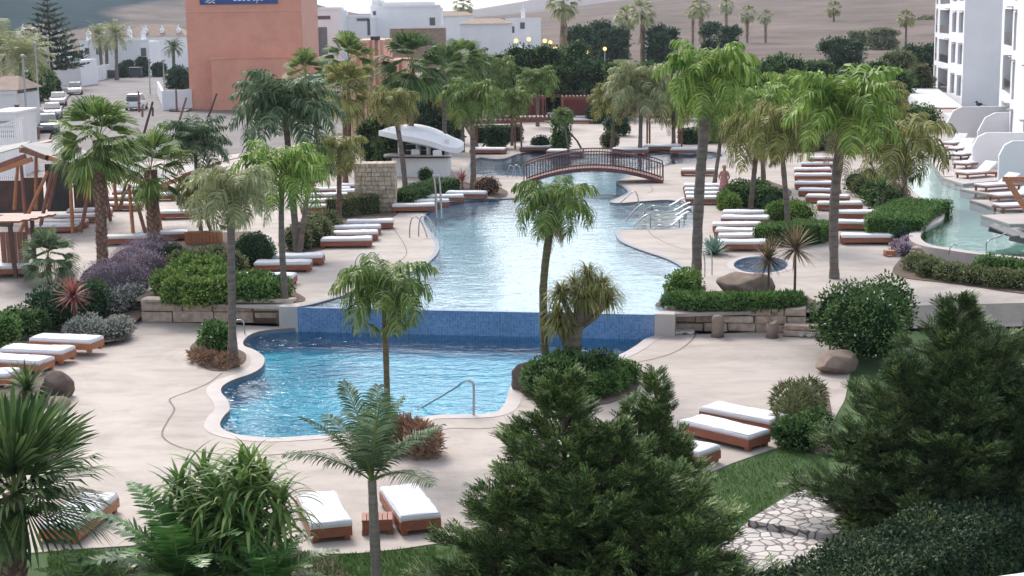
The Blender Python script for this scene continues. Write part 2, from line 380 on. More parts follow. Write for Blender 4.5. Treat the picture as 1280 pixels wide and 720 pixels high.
# ================================================================== ground, decks, pools
def wpt(v, z): return Vector((v[0], v[1], z))
WL = P(372,384,UP); WR = P(818,393,UP)
WLL = P(183,401,0); WRR = P(1008,413,0)
low_px = [(340,412),(318,416),(306,424),(305,432),(319,438),(330,447),(328,458),(314,467),(291,475),(278,483),(277,491),(285,501),(287,512),
          (280,520),(275,530),(281,538),(302,544),(340,547),(382,545),(430,541),(480,536),(520,524),(545,519),(590,518),(620,515),(632,502),(637,486),(647,472),
          (668,462),(705,457),(745,452),(775,443),(795,432),(806,424)]
lowpts = [Vector((p.x,p.y)) for p in px(low_px, 0)]
WL2 = Vector((WL.x, WL.y)); WR2 = Vector((WR.x, WR.y))
low_out = catmull([WL2+Vector((-.05,0))]+lowpts+[WR2+Vector((.02,0))], n=5)
up_px = [(396,379),(440,366),(480,352),(508,342),(530,332),(546,318),(549,305),(541,293),(533,283),(530,272),(540,262),(562,254),(600,249),(640,248),
         (662,243),(676,236),(678,228),(668,222),(640,220),(612,219),(592,217),(587,209),(590,202),(600,197),(617,199),(632,198),(646,193),(668,189),(690,190),(720,192),(760,192),
         (800,189),(850,188),(890,190),(903,195),(880,200),(850,204),(828,208),(804,214),(782,221),(770,228),(778,233),(785,240),(775,246),(762,252),
         (775,254),(800,252),(835,250),(852,254),(864,262),(869,273),(862,282),(840,286),(800,287),(774,287),(770,294),(778,303),(802,313),(832,323),
         (851,333),(862,344),(861,357),(850,371),(834,382)]
uppts = [Vector((p.x,p.y)) for p in px(up_px, UP)]
up_out = catmull([WL2]+uppts+[WR2], n=5)
spa_out = catmull([Vector((P(951+34*math.cos(a), 331+10.5*math.sin(a), UP).x, P(951+34*math.cos(a), 331+10.5*math.sin(a), UP).y)) for a in [i*math.pi/8 for i in range(16)]], closed=True, n=2)

# lower deck, with the pool as a notch at the overflow wall
front_px = [(1050,425),(1066,452),(1056,500),(1030,545),(985,556),(960,563),(915,579),(871,597),(800,628),(700,655),(600,672),(540,680),(500,686),(455,691),(412,692),(376,689),(352,680),(338,668),
            (326,655),(300,660),(250,672),(200,679),(160,682),(100,686),(0,694),(-120,700)]
RA=P(1060,384,UP); RB=Vector((RA.x+70,RA.y+4,UP)); RC=Vector((WRR.x+70,WRR.y+2,0)); LA=P(196,340,UP); LB=Vector((LA.x-60,LA.y,UP)); LL=Vector((WLL.x-60,WLL.y,0))
v2=lambda p: Vector((p.x,p.y))
lowdeck = [v2(LL)] + [Vector((WLL.x,WLL.y))] + low_out + [Vector((WRR.x,WRR.y))] + [Vector((p.x,p.y)) for p in px(front_px,0)] + [Vector((LL.x,P(0,694,0).y))]
sheet('pool_deck', lowdeck, M['deck'], 0.0, thick=.12)
# upper deck
outer = [Vector((WLL.x,WLL.y))] + up_out + [Vector((WRR.x,WRR.y))] + [v2(RA),v2(RB),Vector((RB.x+30,124))] + [Vector((p.x,p.y)) for p in px([(1180,162),(900,148),(600,148),(430,160),(330,185),(-150,232)],UP)] + [Vector((LB.x,P(-150,232,UP).y)),v2(LB),v2(LA)]
sheet('upper_deck', outer, M['deck_up'], UP, holes=[spa_out], thick=.1)
# ramps that join the two levels, left and right
def quadsheet(name, a, mat):
    mb = MB(); mb.add(a, [(0,1,2,3)]); o = mb.build(name, mat); o['kind']='structure'; return o
quadsheet('ramp_path', [wpt(LL,-.002), wpt(WLL,-.002), wpt(LA,UP-.003), wpt(LB,UP-.003)], M['deck'])
quadsheet('ramp_path', [wpt(WRR,-.002), wpt(RC,-.002), wpt(RB,UP-.003), wpt(RA,UP-.003)], M['deck'])

def pool(name, out, ztop, depth, zwater, wmat, fmat, emat, closed=False, tilez=.28):
    mb = MB()
    n = len(out); area = sum(out[i][0]*out[(i+1)%n][1]-out[(i+1)%n][0]*out[i][1] for i in range(n))
    pts = out if area > 0 else out[::-1]; n = len(pts)
    vs = [(p[0],p[1],ztop-.012) for p in pts]+[(p[0],p[1],zwater-tilez) for p in pts]+[(p[0],p[1],ztop-depth) for p in pts]
    mb.add(vs, [(n+i,i,(i+1)%n,n+(i+1)%n) for i in range(n)], 1)
    mb.add(vs, [(2*n+i,n+i,n+(i+1)%n,2*n+(i+1)%n) for i in range(n)], 0)
    V,F = fill(pts, z=ztop-depth); mb.add(V,F,0)
    o = mb.build(name+'_basin', [fmat, emat]); o['kind'] = 'structure'
    V,F = fill(pts, z=zwater); w = MB(); w.add(V,F); o = w.build(name+'_water', wmat); o['kind'] = 'structure'
pool('lower_pool', low_out, 0.0, .62, -.13, M['water_low'], M['floor_turq'], M['mosaic_edge'])
pool('upper_pool', up_out, UP, .75, UP-.035, M['water_up'], M['floor_pale'], M['mosaic_edge'], tilez=.12)
pool('spa_pool', spa_out, UP, .8, UP-.10, M['water_low'], M['floor_turq'], M['mosaic_edge'])
# overflow wall between the two pools
d = (WR2-WL2).normalized(); nrm = Vector((d.y,-d.x))
mb = MB(); a = WL2-d*.1; b = WR2+d*.0
f = [a+nrm*.02, b+nrm*.02, b-nrm*.28, a-nrm*.28]
mb.prism(f, -1.24, UP-.028)
tag(mb.build('overflow_wall', M['mosaic']), 'long blue mosaic overflow wall separating the pale upper pool from the turquoise lower pool', 'wall')
for (q, s, lab) in ((WL2,-1,'pale rendered pier at the left end of the blue mosaic wall'),(WR2,1,'pale rendered pier with sloping top at the right end of the blue mosaic wall')):
    mb = MB(); a = q+d*(.0 if s>0 else -.62)+nrm*.03; mb.prism([a, a+d*.62, a+d*.62-nrm*.5, a-nrm*.5], -.2, UP+.02)
    tag(mb.build('rendered_pier', M['coping'], bevel=.02), lab, 'pier')
# copings
def coping(name, out, off, z, w=.38, mat='coping'):
    V,F = ribbon(out, 0, off*w, z, z+.001); mb = MB(); mb.add(V,F); V2,F2 = ribbon(out, 0, 0, z-.06, z); mb.add(V2,F2)
    o = mb.build(name, M[mat]); o['kind']='structure'
coping('lower_pool_coping', low_out, -1, .008)
coping('upper_pool_coping', up_out, 1, UP+.008, .17, 'gutter')
coping('spa_coping', spa_out+[spa_out[0]], 1, UP+.008, .25)
# joints in the deck (dark sinuous lines)
def joint(name, pts, z, w=.05):
    path = catmull([Vector((p.x,p.y)) for p in px(pts,z)], n=6); V,F = ribbon(path,-w/2,w/2,z+.005,z+.005); mb=MB(); mb.add(V,F)
    o = mb.build(name, M['joint']); o['kind']='structure'
joint('deck_joint', [(278,466),(262,478),(240,488),(218,496),(212,501),(218,512),(210,526),(203,540),(206,549),(222,558),(250,565),(300,569),(350,568),(400,562),(450,557),(520,548),(560,536),(600,536),(636,533)], 0)
joint('deck_joint', [(780,456),(820,448),(848,438),(864,426),(871,416)], 0)
joint('deck_joint', [(810,288),(818,296),(838,306),(862,314)], UP, .04)
joint('deck_joint', [(488,279),(495,290),(505,305),(508,318),(497,328),(478,338)], UP, .04)
joint('deck_joint', [(812,232),(816,238),(806,243),(790,245)], UP, .04)
# submerged curved steps in the bay of the upper pool
for k,(y0,y1,zz) in enumerate(((258,283,.10),(262,280,.24),(266,277,.38))):
    pts = [(800+k*9,y1),(800+k*9,y0),(830,y0-3),(852-k*5,y0+1),(864-k*9,(y0+y1)/2),(853-k*6,y1+2),(828,y1+1)]
    o = sheet('pool_step', catmull([Vector((p.x,p.y)) for p in px(pts,UP)],closed=True,n=4), M['coping'], UP-.04-[.30,.16,.02][k], thick=.3)
    pass
bk=[Vector((p.x,p.y)) for p in px([(586,214),(600,196),(640,196),(668,189),(760,191),(850,187),(905,194),(870,203),(828,209),(800,214),(700,214),(650,221),(600,219)],UP-.65)]
sheet('deep_pool_floor',bk,M['floor_deep'],UP-.74)
# base land out to the horizon with its hills
def smooth(t): t = max(0.,min(1.,t)); return t*t*(3-2*t)
def land(x,y):
    z = -2.0 + smooth((y-128)/6)*2.55
    z += smooth((y-240)/700)*max(0,10+.105*x)*(1 if x>-120 else 0)
    ly = smooth((y-560)/900); lx = max(0, 24+(-172*(y/1400)-x)*.26)
    if y > 560 and x < 0: z += ly*min(lx,150)
    z += smooth((y-2600)/1500)*(26+9*math.sin(x*.0021+1)+5*math.sin(x*.006))
    if y > 300: z += (math.sin(x*.021+y*.011)+math.sin(x*.047-y*.013))*.012*min(y-300,300)*.25
    return z
ys = list(np.linspace(-30,128,8))+list(np.linspace(129,136,5))+list(np.linspace(140,600,40))+list(np.linspace(620,2600,60))+list(np.linspace(2700,6000,16))
V=[];nx=90
for y in ys:
    for i in range(nx):
        s = (i/(nx-1)*2-1); x = s*abs(s)*.2*(max(y,0)*3+600)+s*(60+max(y,0)*.55); V.append((x,y,land(x,y)))
F=[(j*nx+i,j*nx+i+1,(j+1)*nx+i+1,(j+1)*nx+i) for j in range(len(ys)-1) for i in range(nx-1)]
me = np_mesh('hills', np.array(V), np.array(F), smooth=True)
def hillmat():
    m,t,out = nt('hill_land'); b = N(t,'BsdfPrincipled', Roughness=1.0); b.inputs['Specular IOR Level'].default_value=0; t.links.new(b.outputs[0], out.inputs[0])
    tc = N(t,'TexCoord'); sp = N(t,'SeparateXYZ'); t.links.new(tc.outputs['Object'], sp.inputs[0])
    mp = N(t,'Mapping'); mp.inputs['Scale'].default_value=(.004,.0022,.0); t.links.new(tc.outputs['Object'], mp.inputs[0])
    n = N(t,'TexNoise', Scale=1.0, Detail=4, Distortion=.5); t.links.new(mp.outputs[0], n.inputs['Vector'])
    # scrub covers the western slopes, ploughed earth the eastern ones
    mr = N(t,'MapRange'); mr.inputs['From Min'].default_value=-60; mr.inputs['From Max'].default_value=-260; mr.inputs['To Min'].default_value=-.22; mr.inputs['To Max'].default_value=.12
    t.links.new(sp.outputs[0], mr.inputs[0]); ad = N(t,'Math', operation='ADD'); t.links.new(mr.outputs[0], ad.inputs[0]); t.links.new(n.outputs['Fac'], ad.inputs[1])
    r = N(t,'ValToRGB'); e=r.color_ramp.elements; e[0].position=.46; e[0].color=(.20,.165,.145,1); e[1].position=.52; e[1].color=(.03,.055,.06,1)
    t.links.new(ad.outputs[0], r.inputs[0])
    n2 = N(t,'TexNoise', Scale=.03, Detail=8, Roughness=.7); t.links.new(tc.outputs['Object'], n2.inputs['Vector'])
    hs = N(t,'HueSaturation'); m2 = N(t,'MapRange'); m2.inputs['From Min'].default_value=.3; m2.inputs['From Max'].default_value=.7; m2.inputs['To Min'].default_value=.65; m2.inputs['To Max'].default_value=1.3
    t.links.new(n2.outputs['Fac'], m2.inputs[0]); t.links.new(m2.outputs[0], hs.inputs['Value']); t.links.new(r.outputs[0], hs.inputs['Color']); t.links.new(hs.outputs[0], b.inputs['Base Color'])
    return m
M['hill'] = hillmat()
o = obj('hills', me, M['hill']); o['kind']='structure'
# street and pavements
sheet('road', [Vector((p.x,p.y)) for p in px([(-200,238),(-150,205),(20,190),(62,178),(72,150),(86,122),(104,108),(142,94),(150,91),(208,90),(206,105),(203,128),(212,140),(300,142),(430,148),(430,168),(330,189)],UP+.0)], M['asphalt'], UP+.012, thick=.1)
sheet('pavement', [Vector((p.x,p.y)) for p in px([(33,178),(38,150),(46,128),(70,112),(100,100),(128,92),(142,93),(104,107),(85,121),(70,150),(60,178)],UP)], M['pave'], UP+.12, thick=.14)
sheet('pavement', [Vector((p.x,p.y)) for p in px([(204,128),(206,92),(222,92),(222,112),(240,136),(232,140),(212,138)],UP)], M['pave'], UP+.12, thick=.14)
# lawns
lawn = [Vector((-62,P(0,680,0).y))]+[Vector((p.x,p.y)) for p in px([(-200,690),(340,650),(600,650),(900,560),(1030,440)],0)]+[Vector((WRR.x+1,WRR.y-.3)),Vector((RC.x,RC.y-.3)),Vector((85,-25)),Vector((-62,-25))]
sheet('lawn', lawn, M['lawn'], -.02)
def blades(name, regions, n, mat, h=.06, z=-.02):
    pos=[]
    while len(pos)<n:
        r = random.choice(regions); x=random.uniform(min(p[0] for p in r),max(p[0] for p in r)); y=random.uniform(min(p[1] for p in r),max(p[1] for p in r))
        if inside((x,y),r):
            g = P(x,y,z); pos.append((g.x,g.y,g.z))
    pos=np.array(pos); a=rng.uniform(0,6.28,n); el=rng.uniform(.7,1.4,n)
    xd=np.stack([np.cos(a)*np.cos(el),np.sin(a)*np.cos(el),np.sin(el)],1); zd=np.stack([-np.sin(a),np.cos(a),np.zeros(n)],1)
    V,F=scatter(NARROW_V,LEAF_F,pos,xd,np.cross(xd,zd),rng.uniform(.6,1.4,n)*h)
    o=obj(name,np_mesh(name,V,F),mat); o['kind']='stuff'; return o
blades('grass', [[(60,690),(340,684),(346,684),(412,696),(545,684),(545,722),(60,722)],[(872,600),(962,566),(1030,545),(1040,610),(1000,608),(880,690)],[(540,690),(860,610),(880,700),(540,722)]], 26000, M['grass'], .07)
# planting beds (soil)
def bed(pts, z=0.0, up=.006, mat='soil'):
    return sheet('planting_bed', catmull([Vector((p.x,p.y)) for p in px(pts,z)], closed=True, n=4), M[mat], z+up)
bed([(237,438),(243,452),(262,463),(285,463),(303,455),(308,446),(300,438),(270,430),(245,428)],0,.014)
bed([(640,470),(650,490),(680,505),(760,505),(800,480),(770,462),(720,462),(670,464)],0,.014)
bed([(180,379),(366,379),(370,366),(330,352),(240,352),(196,362)],UP,.02)
bed([(830,386),(1005,387),(1010,372),(950,362),(880,366),(838,372)],UP,.02)
bed([(100,430),(160,424),(165,408),(205,372),(215,345),(190,335),(140,330),(60,350),(30,385),(-60,395),(-60,430),(0,420),(60,408)],.1,.05)
bed([(-60,520),(60,510),(88,495),(80,478),(30,460),(-60,456)],0,.014)
bed([(985,500),(1030,480),(1040,560),(1000,560),(975,540)],0,.014)
bed([(1120,345),(1200,356),(1300,368),(1300,340),(1200,332),(1140,318),(1125,325)],UP,.02)
bed([(945,300),(950,260),(990,262),(1022,290),(1020,306),(985,310)],UP,.02)
bed([(902,255),(900,235),(950,225),(990,240),(960,258)],UP,.02)
bed([(350,312),(405,312),(420,290),(400,270),(360,285)],UP,.02)
bed([(405,285),(480,276),(500,262),(480,255),(420,262)],UP,.02)
bed([(498,262),(560,238),(625,248),(628,236),(560,228),(498,246)],UP,.02)
bed([(200,345),(300,345),(345,330),(330,295),(300,290),(220,300)],UP,.02)
bed([(350,680),(330,668),(322,657),(300,662),(180,684),(180,740),(420,740),(420,697)],0,-.008)
# ================================================================== plant builders
def frond(VV, FF, MI, az, e0, bend, L=1.0, nl=36, ll=.3, lw=.02, droop=.6, t0=.12, forward=.6, c=(0,0,0), plum=.25, rw=.012):
    ns = 12; ps=[Vector(c)]; el=[]
    for i in range(ns+1):
        t=i/ns; e=e0-bend*t**1.25; el.append(e)
        if i<ns: ps.append(ps[-1]+Vector((math.cos(e)*math.cos(az),math.cos(e)*math.sin(az),math.sin(e)))*L/ns)
    s=Vector((-math.sin(az),math.cos(az),0))
    # rachis
    b=len(VV)
    for i,p in enumerate(ps):
        w=rw*(1-.75*i/ns)*L; VV.extend([p-s*w, p+s*w, p+Vector((0,0,-w*1.3))])
    for i in range(ns):
        for j in range(3): FF.append((b+3*i+j,b+3*i+(j+1)%3,b+3*i+3+(j+1)%3,b+3*i+3+j)); MI.append(1)
    for i in range(nl):
        for sg in (1,-1):
            t=t0+(1-t0)*(i+random.random()*.7)/nl; k=min(int(t*ns),ns-1); fr=t*ns-k; p=ps[k].lerp(ps[k+1],fr); e=el[k]
            T=Vector((math.cos(e)*math.cos(az),math.cos(e)*math.sin(az),math.sin(e))); Nn=s.cross(T)*-1
            if Nn.z<0: Nn=-Nn
            prof=math.sin(math.pi*min(1,(t-t0+.12)/(1.02-t0+.12)))**.6
            l=ll*L*prof*random.uniform(.8,1.1); fw=forward*(.5+t*.9)
            d=(s*sg+T*fw+Nn*random.uniform(-plum,plum+.15)).normalized()
            d2=(d+Vector((0,0,-droop*random.uniform(.6,1.3)))).normalized(); d3=(d2+Vector((0,0,-droop*1.2))).normalized()
            w=lw*L; p1=p+d*l*.35; p2=p1+d2*l*.35; p3=p2+d3*l*.3; wv=T*w
            b=len(VV); VV.extend([p-wv*.4,p+wv*.4,p1+wv,p1-wv,p2+wv*.8,p2-wv*.8,p3])
            FF.extend([(b,b+1,b+2,b+3),(b+3,b+2,b+4,b+5),(b+5,b+4,b+6,b+6)]); MI.extend([0,0,0])
def pinnate_crown(name, nf, seed, e_hi=1.35, e_lo=-.15, bend=1.9, **kw):
    random.seed(seed); VV=[];FF=[];MI=[]
    for i in range(nf):
        u=(i+.5)/nf; az=i*2.39996+random.uniform(-.25,.25); e0=e_hi+(e_lo-e_hi)*u**1.1+random.uniform(-.08,.08)
        frond(VV,FF,MI,az,e0,bend*random.uniform(.85,1.12)*(.75+.3*u),L=random.uniform(.85,1.05),**kw)
    return quads_mesh(name,VV,FF,MI)
def quads_mesh(name,VV,FF,MI):
    me=bpy.data.meshes.new(name)
    fs=[f if f[2]!=f[3] else f[:3] for f in FF]
    me.from_pydata([tuple(v) for v in VV],[],fs); me.polygons.foreach_set('material_index',MI); me.update(); return me
def fan_leaf(VV,FF,MI,az,e0,pl,r,nseg=22,spread=2.3,droop=.35,c=(0,0,0),sag=.25,split=.5,width=1.0):
    T=Vector((math.cos(e0)*math.cos(az),math.cos(e0)*math.sin(az),math.sin(e0))); s=Vector((-math.sin(az),math.cos(az),0)); c=Vector(c)
    Nn=T.cross(s); Nn = Nn if Nn.z>0 else -Nn
    hub=c+T*pl+Vector((0,0,-sag*pl*.3)); T2=(T+Vector((0,0,-sag))).normalized()
    b=len(VV); w=.012*(pl+r); VV.extend([c-s*w,c+s*w,hub+s*w*.6,hub-s*w*.6]); FF.append((b,b+1,b+2,b+3)); MI.append(1)
    roll=random.uniform(-.5,.5); s2=(s*math.cos(roll)+Nn*math.sin(roll)); N2=T2.cross(s2); N2 = N2 if N2.z>0 else -N2
    rs=[]
    for k in range(nseg):
        a0=-spread/2+spread*k/nseg; a1=-spread/2+spread*(k+1)/nseg; am=(a0+a1)/2
        dr=lambda a: T2*math.cos(a)+s2*math.sin(a)
        rr=r*random.uniform(.85,1.05)*(.75+.25*math.cos(am*.8)); pleat=N2*(.02*r)
        m=hub+dr(am)*rr*split-pleat-Vector((0,0,droop*rr*.06))
        e=.5*spread/nseg*width
        q0=hub+dr(am-e)*rr*split+pleat; q1=hub+dr(am+e)*rr*split+pleat
        q2=hub+dr(am+e*.75)*rr*.8+Vector((0,0,-droop*rr*.22)); q3=hub+dr(am-e*.75)*rr*.8+Vector((0,0,-droop*rr*.22))
        tip=hub+dr(am)*rr*.97+Vector((0,0,-droop*rr*random.uniform(.4,.8)))
        b=len(VV); VV.extend([hub,q0,m,q1,q2,q3,tip]); FF.extend([(b,b+1,b+2,b+2),(b,b+2,b+3,b+3),(b+1,b+5,b+4,b+3),(b+5,b+6,b+4,b+4)]); MI.extend([0]*4)
def fan_crown(name,nl,seed,e_hi=1.4,e_lo=-.9,pl=.45,r=.6,**kw):
    random.seed(seed); VV=[];FF=[];MI=[]
    for i in range(nl):
        u=(i+.5)/nl; az=i*2.39996+random.uniform(-.3,.3); e0=e_hi+(e_lo-e_hi)*u+random.uniform(-.1,.1)
        fan_leaf(VV,FF,MI,az,e0,pl*random.uniform(.8,1.15),r*random.uniform(.85,1.1),**kw)
    return quads_mesh(name,VV,FF,MI)
def skirt(name,n,seed,r=.45,h=1.6):
    """hanging dead leaves below a crown"""
    random.seed(seed); VV=[];FF=[];MI=[]
    for i in range(n):
        fan_leaf(VV,FF,MI,random.uniform(0,6.28),random.uniform(-1.45,-1.0),.15,r*random.uniform(.7,1.1),nseg=7,spread=.9,droop=.3,c=(0,0,-random.uniform(0,h)),split=.5)
    return quads_mesh(name,VV,FF,MI)
def strap(VV,FF,MI,az,e0,L,w,bend,c=(0,0,0),ns=5,mi=0,taper=1.0,fold=.0):
    p=Vector(c); s=Vector((-math.sin(az),math.cos(az),0)); b=len(VV)
    for i in range(ns+1):
        t=i/ns; e=e0-bend*t**1.3; ww=w*(1-t**2*taper)*(.6+.4*min(1,t*4))
        VV.extend([p-s*ww+Vector((0,0,fold*ww)),p+s*ww+Vector((0,0,fold*ww))]); p=p+Vector((math.cos(e)*math.cos(az),math.cos(e)*math.sin(az),math.sin(e)))*L/ns
    for i in range(ns): FF.append((b+2*i,b+2*i+1,b+2*i+3,b+2*i+2)); MI.append(mi)
def rosette(name,n,seed,L=1,w=.03,e_hi=1.4,e_lo=.0,bend=.6,taper=1.0,ns=5,c=(0,0,0)):
    random.seed(seed); VV=[];FF=[];MI=[]
    for i in range(n):
        u=(i+.5)/n; strap(VV,FF,MI,i*2.39996+random.uniform(-.2,.2),e_hi+(e_lo-e_hi)*u,L*random.uniform(.8,1.1),w,bend*random.uniform(.6,1.3),c=c,ns=ns,taper=taper)
    return quads_mesh(name,VV,FF,MI)
def tuft(name,n,seed,rx,ry,L,w=.02,bend=.8):
    """many strap leaves rising from a patch of ground"""
    random.seed(seed); VV=[];FF=[];MI=[]
    for i in range(n):
        a=random.uniform(0,6.28); q=math.sqrt(random.random())
        strap(VV,FF,MI,a+random.uniform(-1,1),random.uniform(.7,1.5),L*random.uniform(.5,1.1),w,bend*random.uniform(.5,1.6),c=(rx*q*math.cos(a),ry*q*math.sin(a),0),ns=4)
    return quads_mesh(name,VV,FF,MI)
def leaf_cloud(name, blobs, n, size, TV=LEAF_V, TF=LEAF_F, shell=.55, up=.35, flat=.0, zcut=None):
    """leaves in the outer part of several ellipsoids (x,y,z,rx,ry,rz)"""
    B=np.array(blobs,float); vol=(B[:,3]*B[:,4]*B[:,5])**(2/3); w=vol/vol.sum()
    k=rng.choice(len(B),n,p=w); d=unit(rng.normal(size=(n,3))); rr=shell+(1-shell)*rng.random(n)**.7
    rr*=1+.10*np.sin(d[:,0]*7+k)*np.cos(d[:,1]*6+d[:,2]*5+k*2)
    pos=B[k,:3]+d*B[k,3:]*rr[:,None]
    if zcut is not None:
        m=pos[:,2]>zcut; pos=pos[m]; d=d[m]
    xd=unit(d+rng.normal(size=d.shape)*.7+np.array([0,0,up])); zd=unit(d*.6+rng.normal(size=d.shape)*.5+np.array([0,0,.6]))
    V,F=scatter(TV,TF,pos,xd,zd,rng.uniform(.6,1.35,len(pos))*size); return np_mesh(name,V,F)
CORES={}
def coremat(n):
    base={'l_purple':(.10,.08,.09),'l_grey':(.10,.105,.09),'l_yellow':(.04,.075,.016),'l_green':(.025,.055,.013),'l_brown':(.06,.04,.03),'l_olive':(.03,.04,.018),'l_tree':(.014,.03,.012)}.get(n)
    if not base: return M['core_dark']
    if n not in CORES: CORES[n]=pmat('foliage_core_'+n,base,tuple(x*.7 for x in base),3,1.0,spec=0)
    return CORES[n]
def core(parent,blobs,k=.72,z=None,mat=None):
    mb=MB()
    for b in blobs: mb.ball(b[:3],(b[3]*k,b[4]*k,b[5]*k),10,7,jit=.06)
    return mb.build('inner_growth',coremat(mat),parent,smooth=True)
def shrub(name,label,cx,cy,z,blobs,n,size,mat,group=None,cat='shrub',kcore=.78,TV=LEAF_V,TF=LEAF_F,flowers=None,shell=.7,cutz=0.0):
    g=P(cx,cy,z); t=thing(name,label,cat,g,0,group)
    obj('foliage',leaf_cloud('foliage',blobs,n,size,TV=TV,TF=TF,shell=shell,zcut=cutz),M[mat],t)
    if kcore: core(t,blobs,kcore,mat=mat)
    if flowers: obj('blossom',leaf_cloud('blossom',[tuple(b[:3])+tuple(x*1.03 for x in b[3:]) for b in blobs],flowers[0],flowers[1],shell=.97,zcut=.2),flowers[2],t)
    return t
def boots(mb,pts,rad,n,size,mi=1):
    L=[0]
    for i in range(len(pts)-1): L.append(L[-1]+(pts[i+1]-pts[i]).length)
    for i in range(n):
        u=(i+.5)/n*L[-1]; k=max(j for j in range(len(L)) if L[j]<=u); k=min(k,len(pts)-2); f=(u-L[k])/(L[k+1]-L[k])
        p=pts[k].lerp(pts[k+1],f); r=rad[k]*(1-f)+rad[k+1]*f; a=i*2.39996+random.uniform(-.2,.2); o=Vector((math.cos(a),math.sin(a),0)); s=Vector((-math.sin(a),math.cos(a),0)); sz=size*random.uniform(.7,1.2)
        c=p+o*r*.9; mb.add([c-s*sz*.6,c+s*sz*.6,c+o*sz*.55+Vector((0,0,sz*.9))+s*sz*.25,c+o*sz*.55+Vector((0,0,sz*.9))-s*sz*.25,c-Vector((0,0,sz*.5))+o*sz*.1],[(0,1,2,3),(4,1,0),(0,3,4),(1,4,2),(4,3,2)],mi)
CR={}
def crown(kind):
    if kind not in CR:
        f={ 'queen0':lambda:pinnate_crown('crown',24,1,nl=34,ll=.40,lw=.0165,droop=1.2,bend=2.4,e_hi=1.5,e_lo=-.35,plum=.6),
            'queen1':lambda:pinnate_crown('crown',21,2,nl=34,ll=.43,lw=.016,droop=1.5,bend=2.7,e_hi=1.45,e_lo=-.4,plum=.5),
            'queen2':lambda:pinnate_crown('crown',28,3,nl=32,ll=.37,lw=.018,droop=.95,bend=2.1,e_hi=1.5,e_lo=-.15,plum=.7),
            'stiff':lambda:pinnate_crown('crown',11,4,nl=64,ll=.27,lw=.0075,droop=.3,bend=.75,e_lo=.5,e_hi=1.5,plum=.1,rw=.02),
            'date':lambda:pinnate_crown('crown',34,5,nl=26,ll=.22,lw=.014,droop=.25,bend=1.5,e_lo=-.5,plum=.35),
            'fan0':lambda:fan_crown('crown',34,6,droop=.38,nseg=22,e_hi=1.5,e_lo=-1.1,width=.85),
            'fan1':lambda:fan_crown('crown',26,7,droop=.3,nseg=20,e_lo=-.8,e_hi=1.5,width=.85),
            'fanfar':lambda:fan_crown('crown',28,8,nseg=8,spread=1.9,droop=.6,e_lo=-1.0,width=1.1),
            'qdead':lambda:pinnate_crown('dead_fronds',5,12,nl=26,ll=.3,lw=.012,droop=1.2,bend=.5,e_hi=-.7,e_lo=-1.2),
            'skirt':lambda:skirt('dead_leaves',46,9),
        }[kind]; CR[kind]=f()
    return CR[kind]
def palm(name,label,base,top,rad,kind,mat,tw,z=UP,tmat='trunk_grey',mid=None,rough=0,group=None,cat='palm tree',vs=1.0,rz=None,skirtlen=0,tw2=None,dY=0,flare=1.25,collar=0):
    """base, top: photo pixels of trunk foot and crown centre; rad: crown radius in photo pixels; tw: trunk width in pixels"""
    B=P(base[0],base[1],z); Y=B.y; k=Y/FPX
    T=at(top[0],top[1],Y+dY)
    t=thing(name,label,cat,B,0,group)
    Lc=T-B; pts=[Vector((0,0,-.1)),Lc*.2,Lc*.4,Lc*.6,Lc*.8,Lc]
    if mid:
        Mp=at(mid[0],mid[1],Y)-B; pts=catmull([Vector((0,0,-.1)),Mp,Lc],n=4)
    n=len(pts); w0=tw*k*.38; w1=(tw2 or tw*.8)*k*.38
    rad_=[(w0*flare if i==0 else w0+(w1-w0)*i/(n-1)) for i in range(n)]
    fine=[];fr=[]
    for i in range(n-1):
        for q in range(4): f=q/4; fine.append(pts[i].lerp(pts[i+1],f)); fr.append((rad_[i]*(1-f)+rad_[i+1]*f)*random.uniform(.93,1.07))
    fine.append(pts[-1]); fr.append(rad_[-1])
    mb=MB(); mb.tube(fine,fr,10)
    if rough:
        boots(mb,pts,[r for r in rad_],rough,w0*.55)
    if collar: boots(mb,[pts[-1].lerp(pts[-2],1.0),pts[-1].lerp(pts[-2],.5),pts[-1]],[w1*1.15,w1*1.5,w1*1.3],collar,w0*.7)
    me=mb.mesh('trunk'); obj('trunk',me,[M[tmat],M['boot']] if (rough or collar) else M[tmat],t)
    R=rad*k*{'q':1.2,'s':1.3,'d':1.1,'f':1.22}[kind[0]]
    o=obj('crown',crown(kind),[M[mat],M['rachis']],t,loc=Lc,rz=random.uniform(0,6.28) if rz is None else rz,scale=(R,R,R*vs))
    if kind[0]=='q' and rad>28 and int(base[0])%3!=0:
        obj('dead_fronds',crown('qdead'),[M['f_dead'],M['f_dead']],t,loc=Lc-Vector((0,0,R*.06)),rz=base[0]*1.7,scale=(R*.75,R*.75,R*.8))
    if skirtlen:
        obj('dead_leaves',crown('skirt'),[M['f_dead'],M['f_dead']],t,loc=Lc-Vector((0,0,R*.1)),scale=(R*.9,R*.9,skirtlen*k/1.6))
    return t
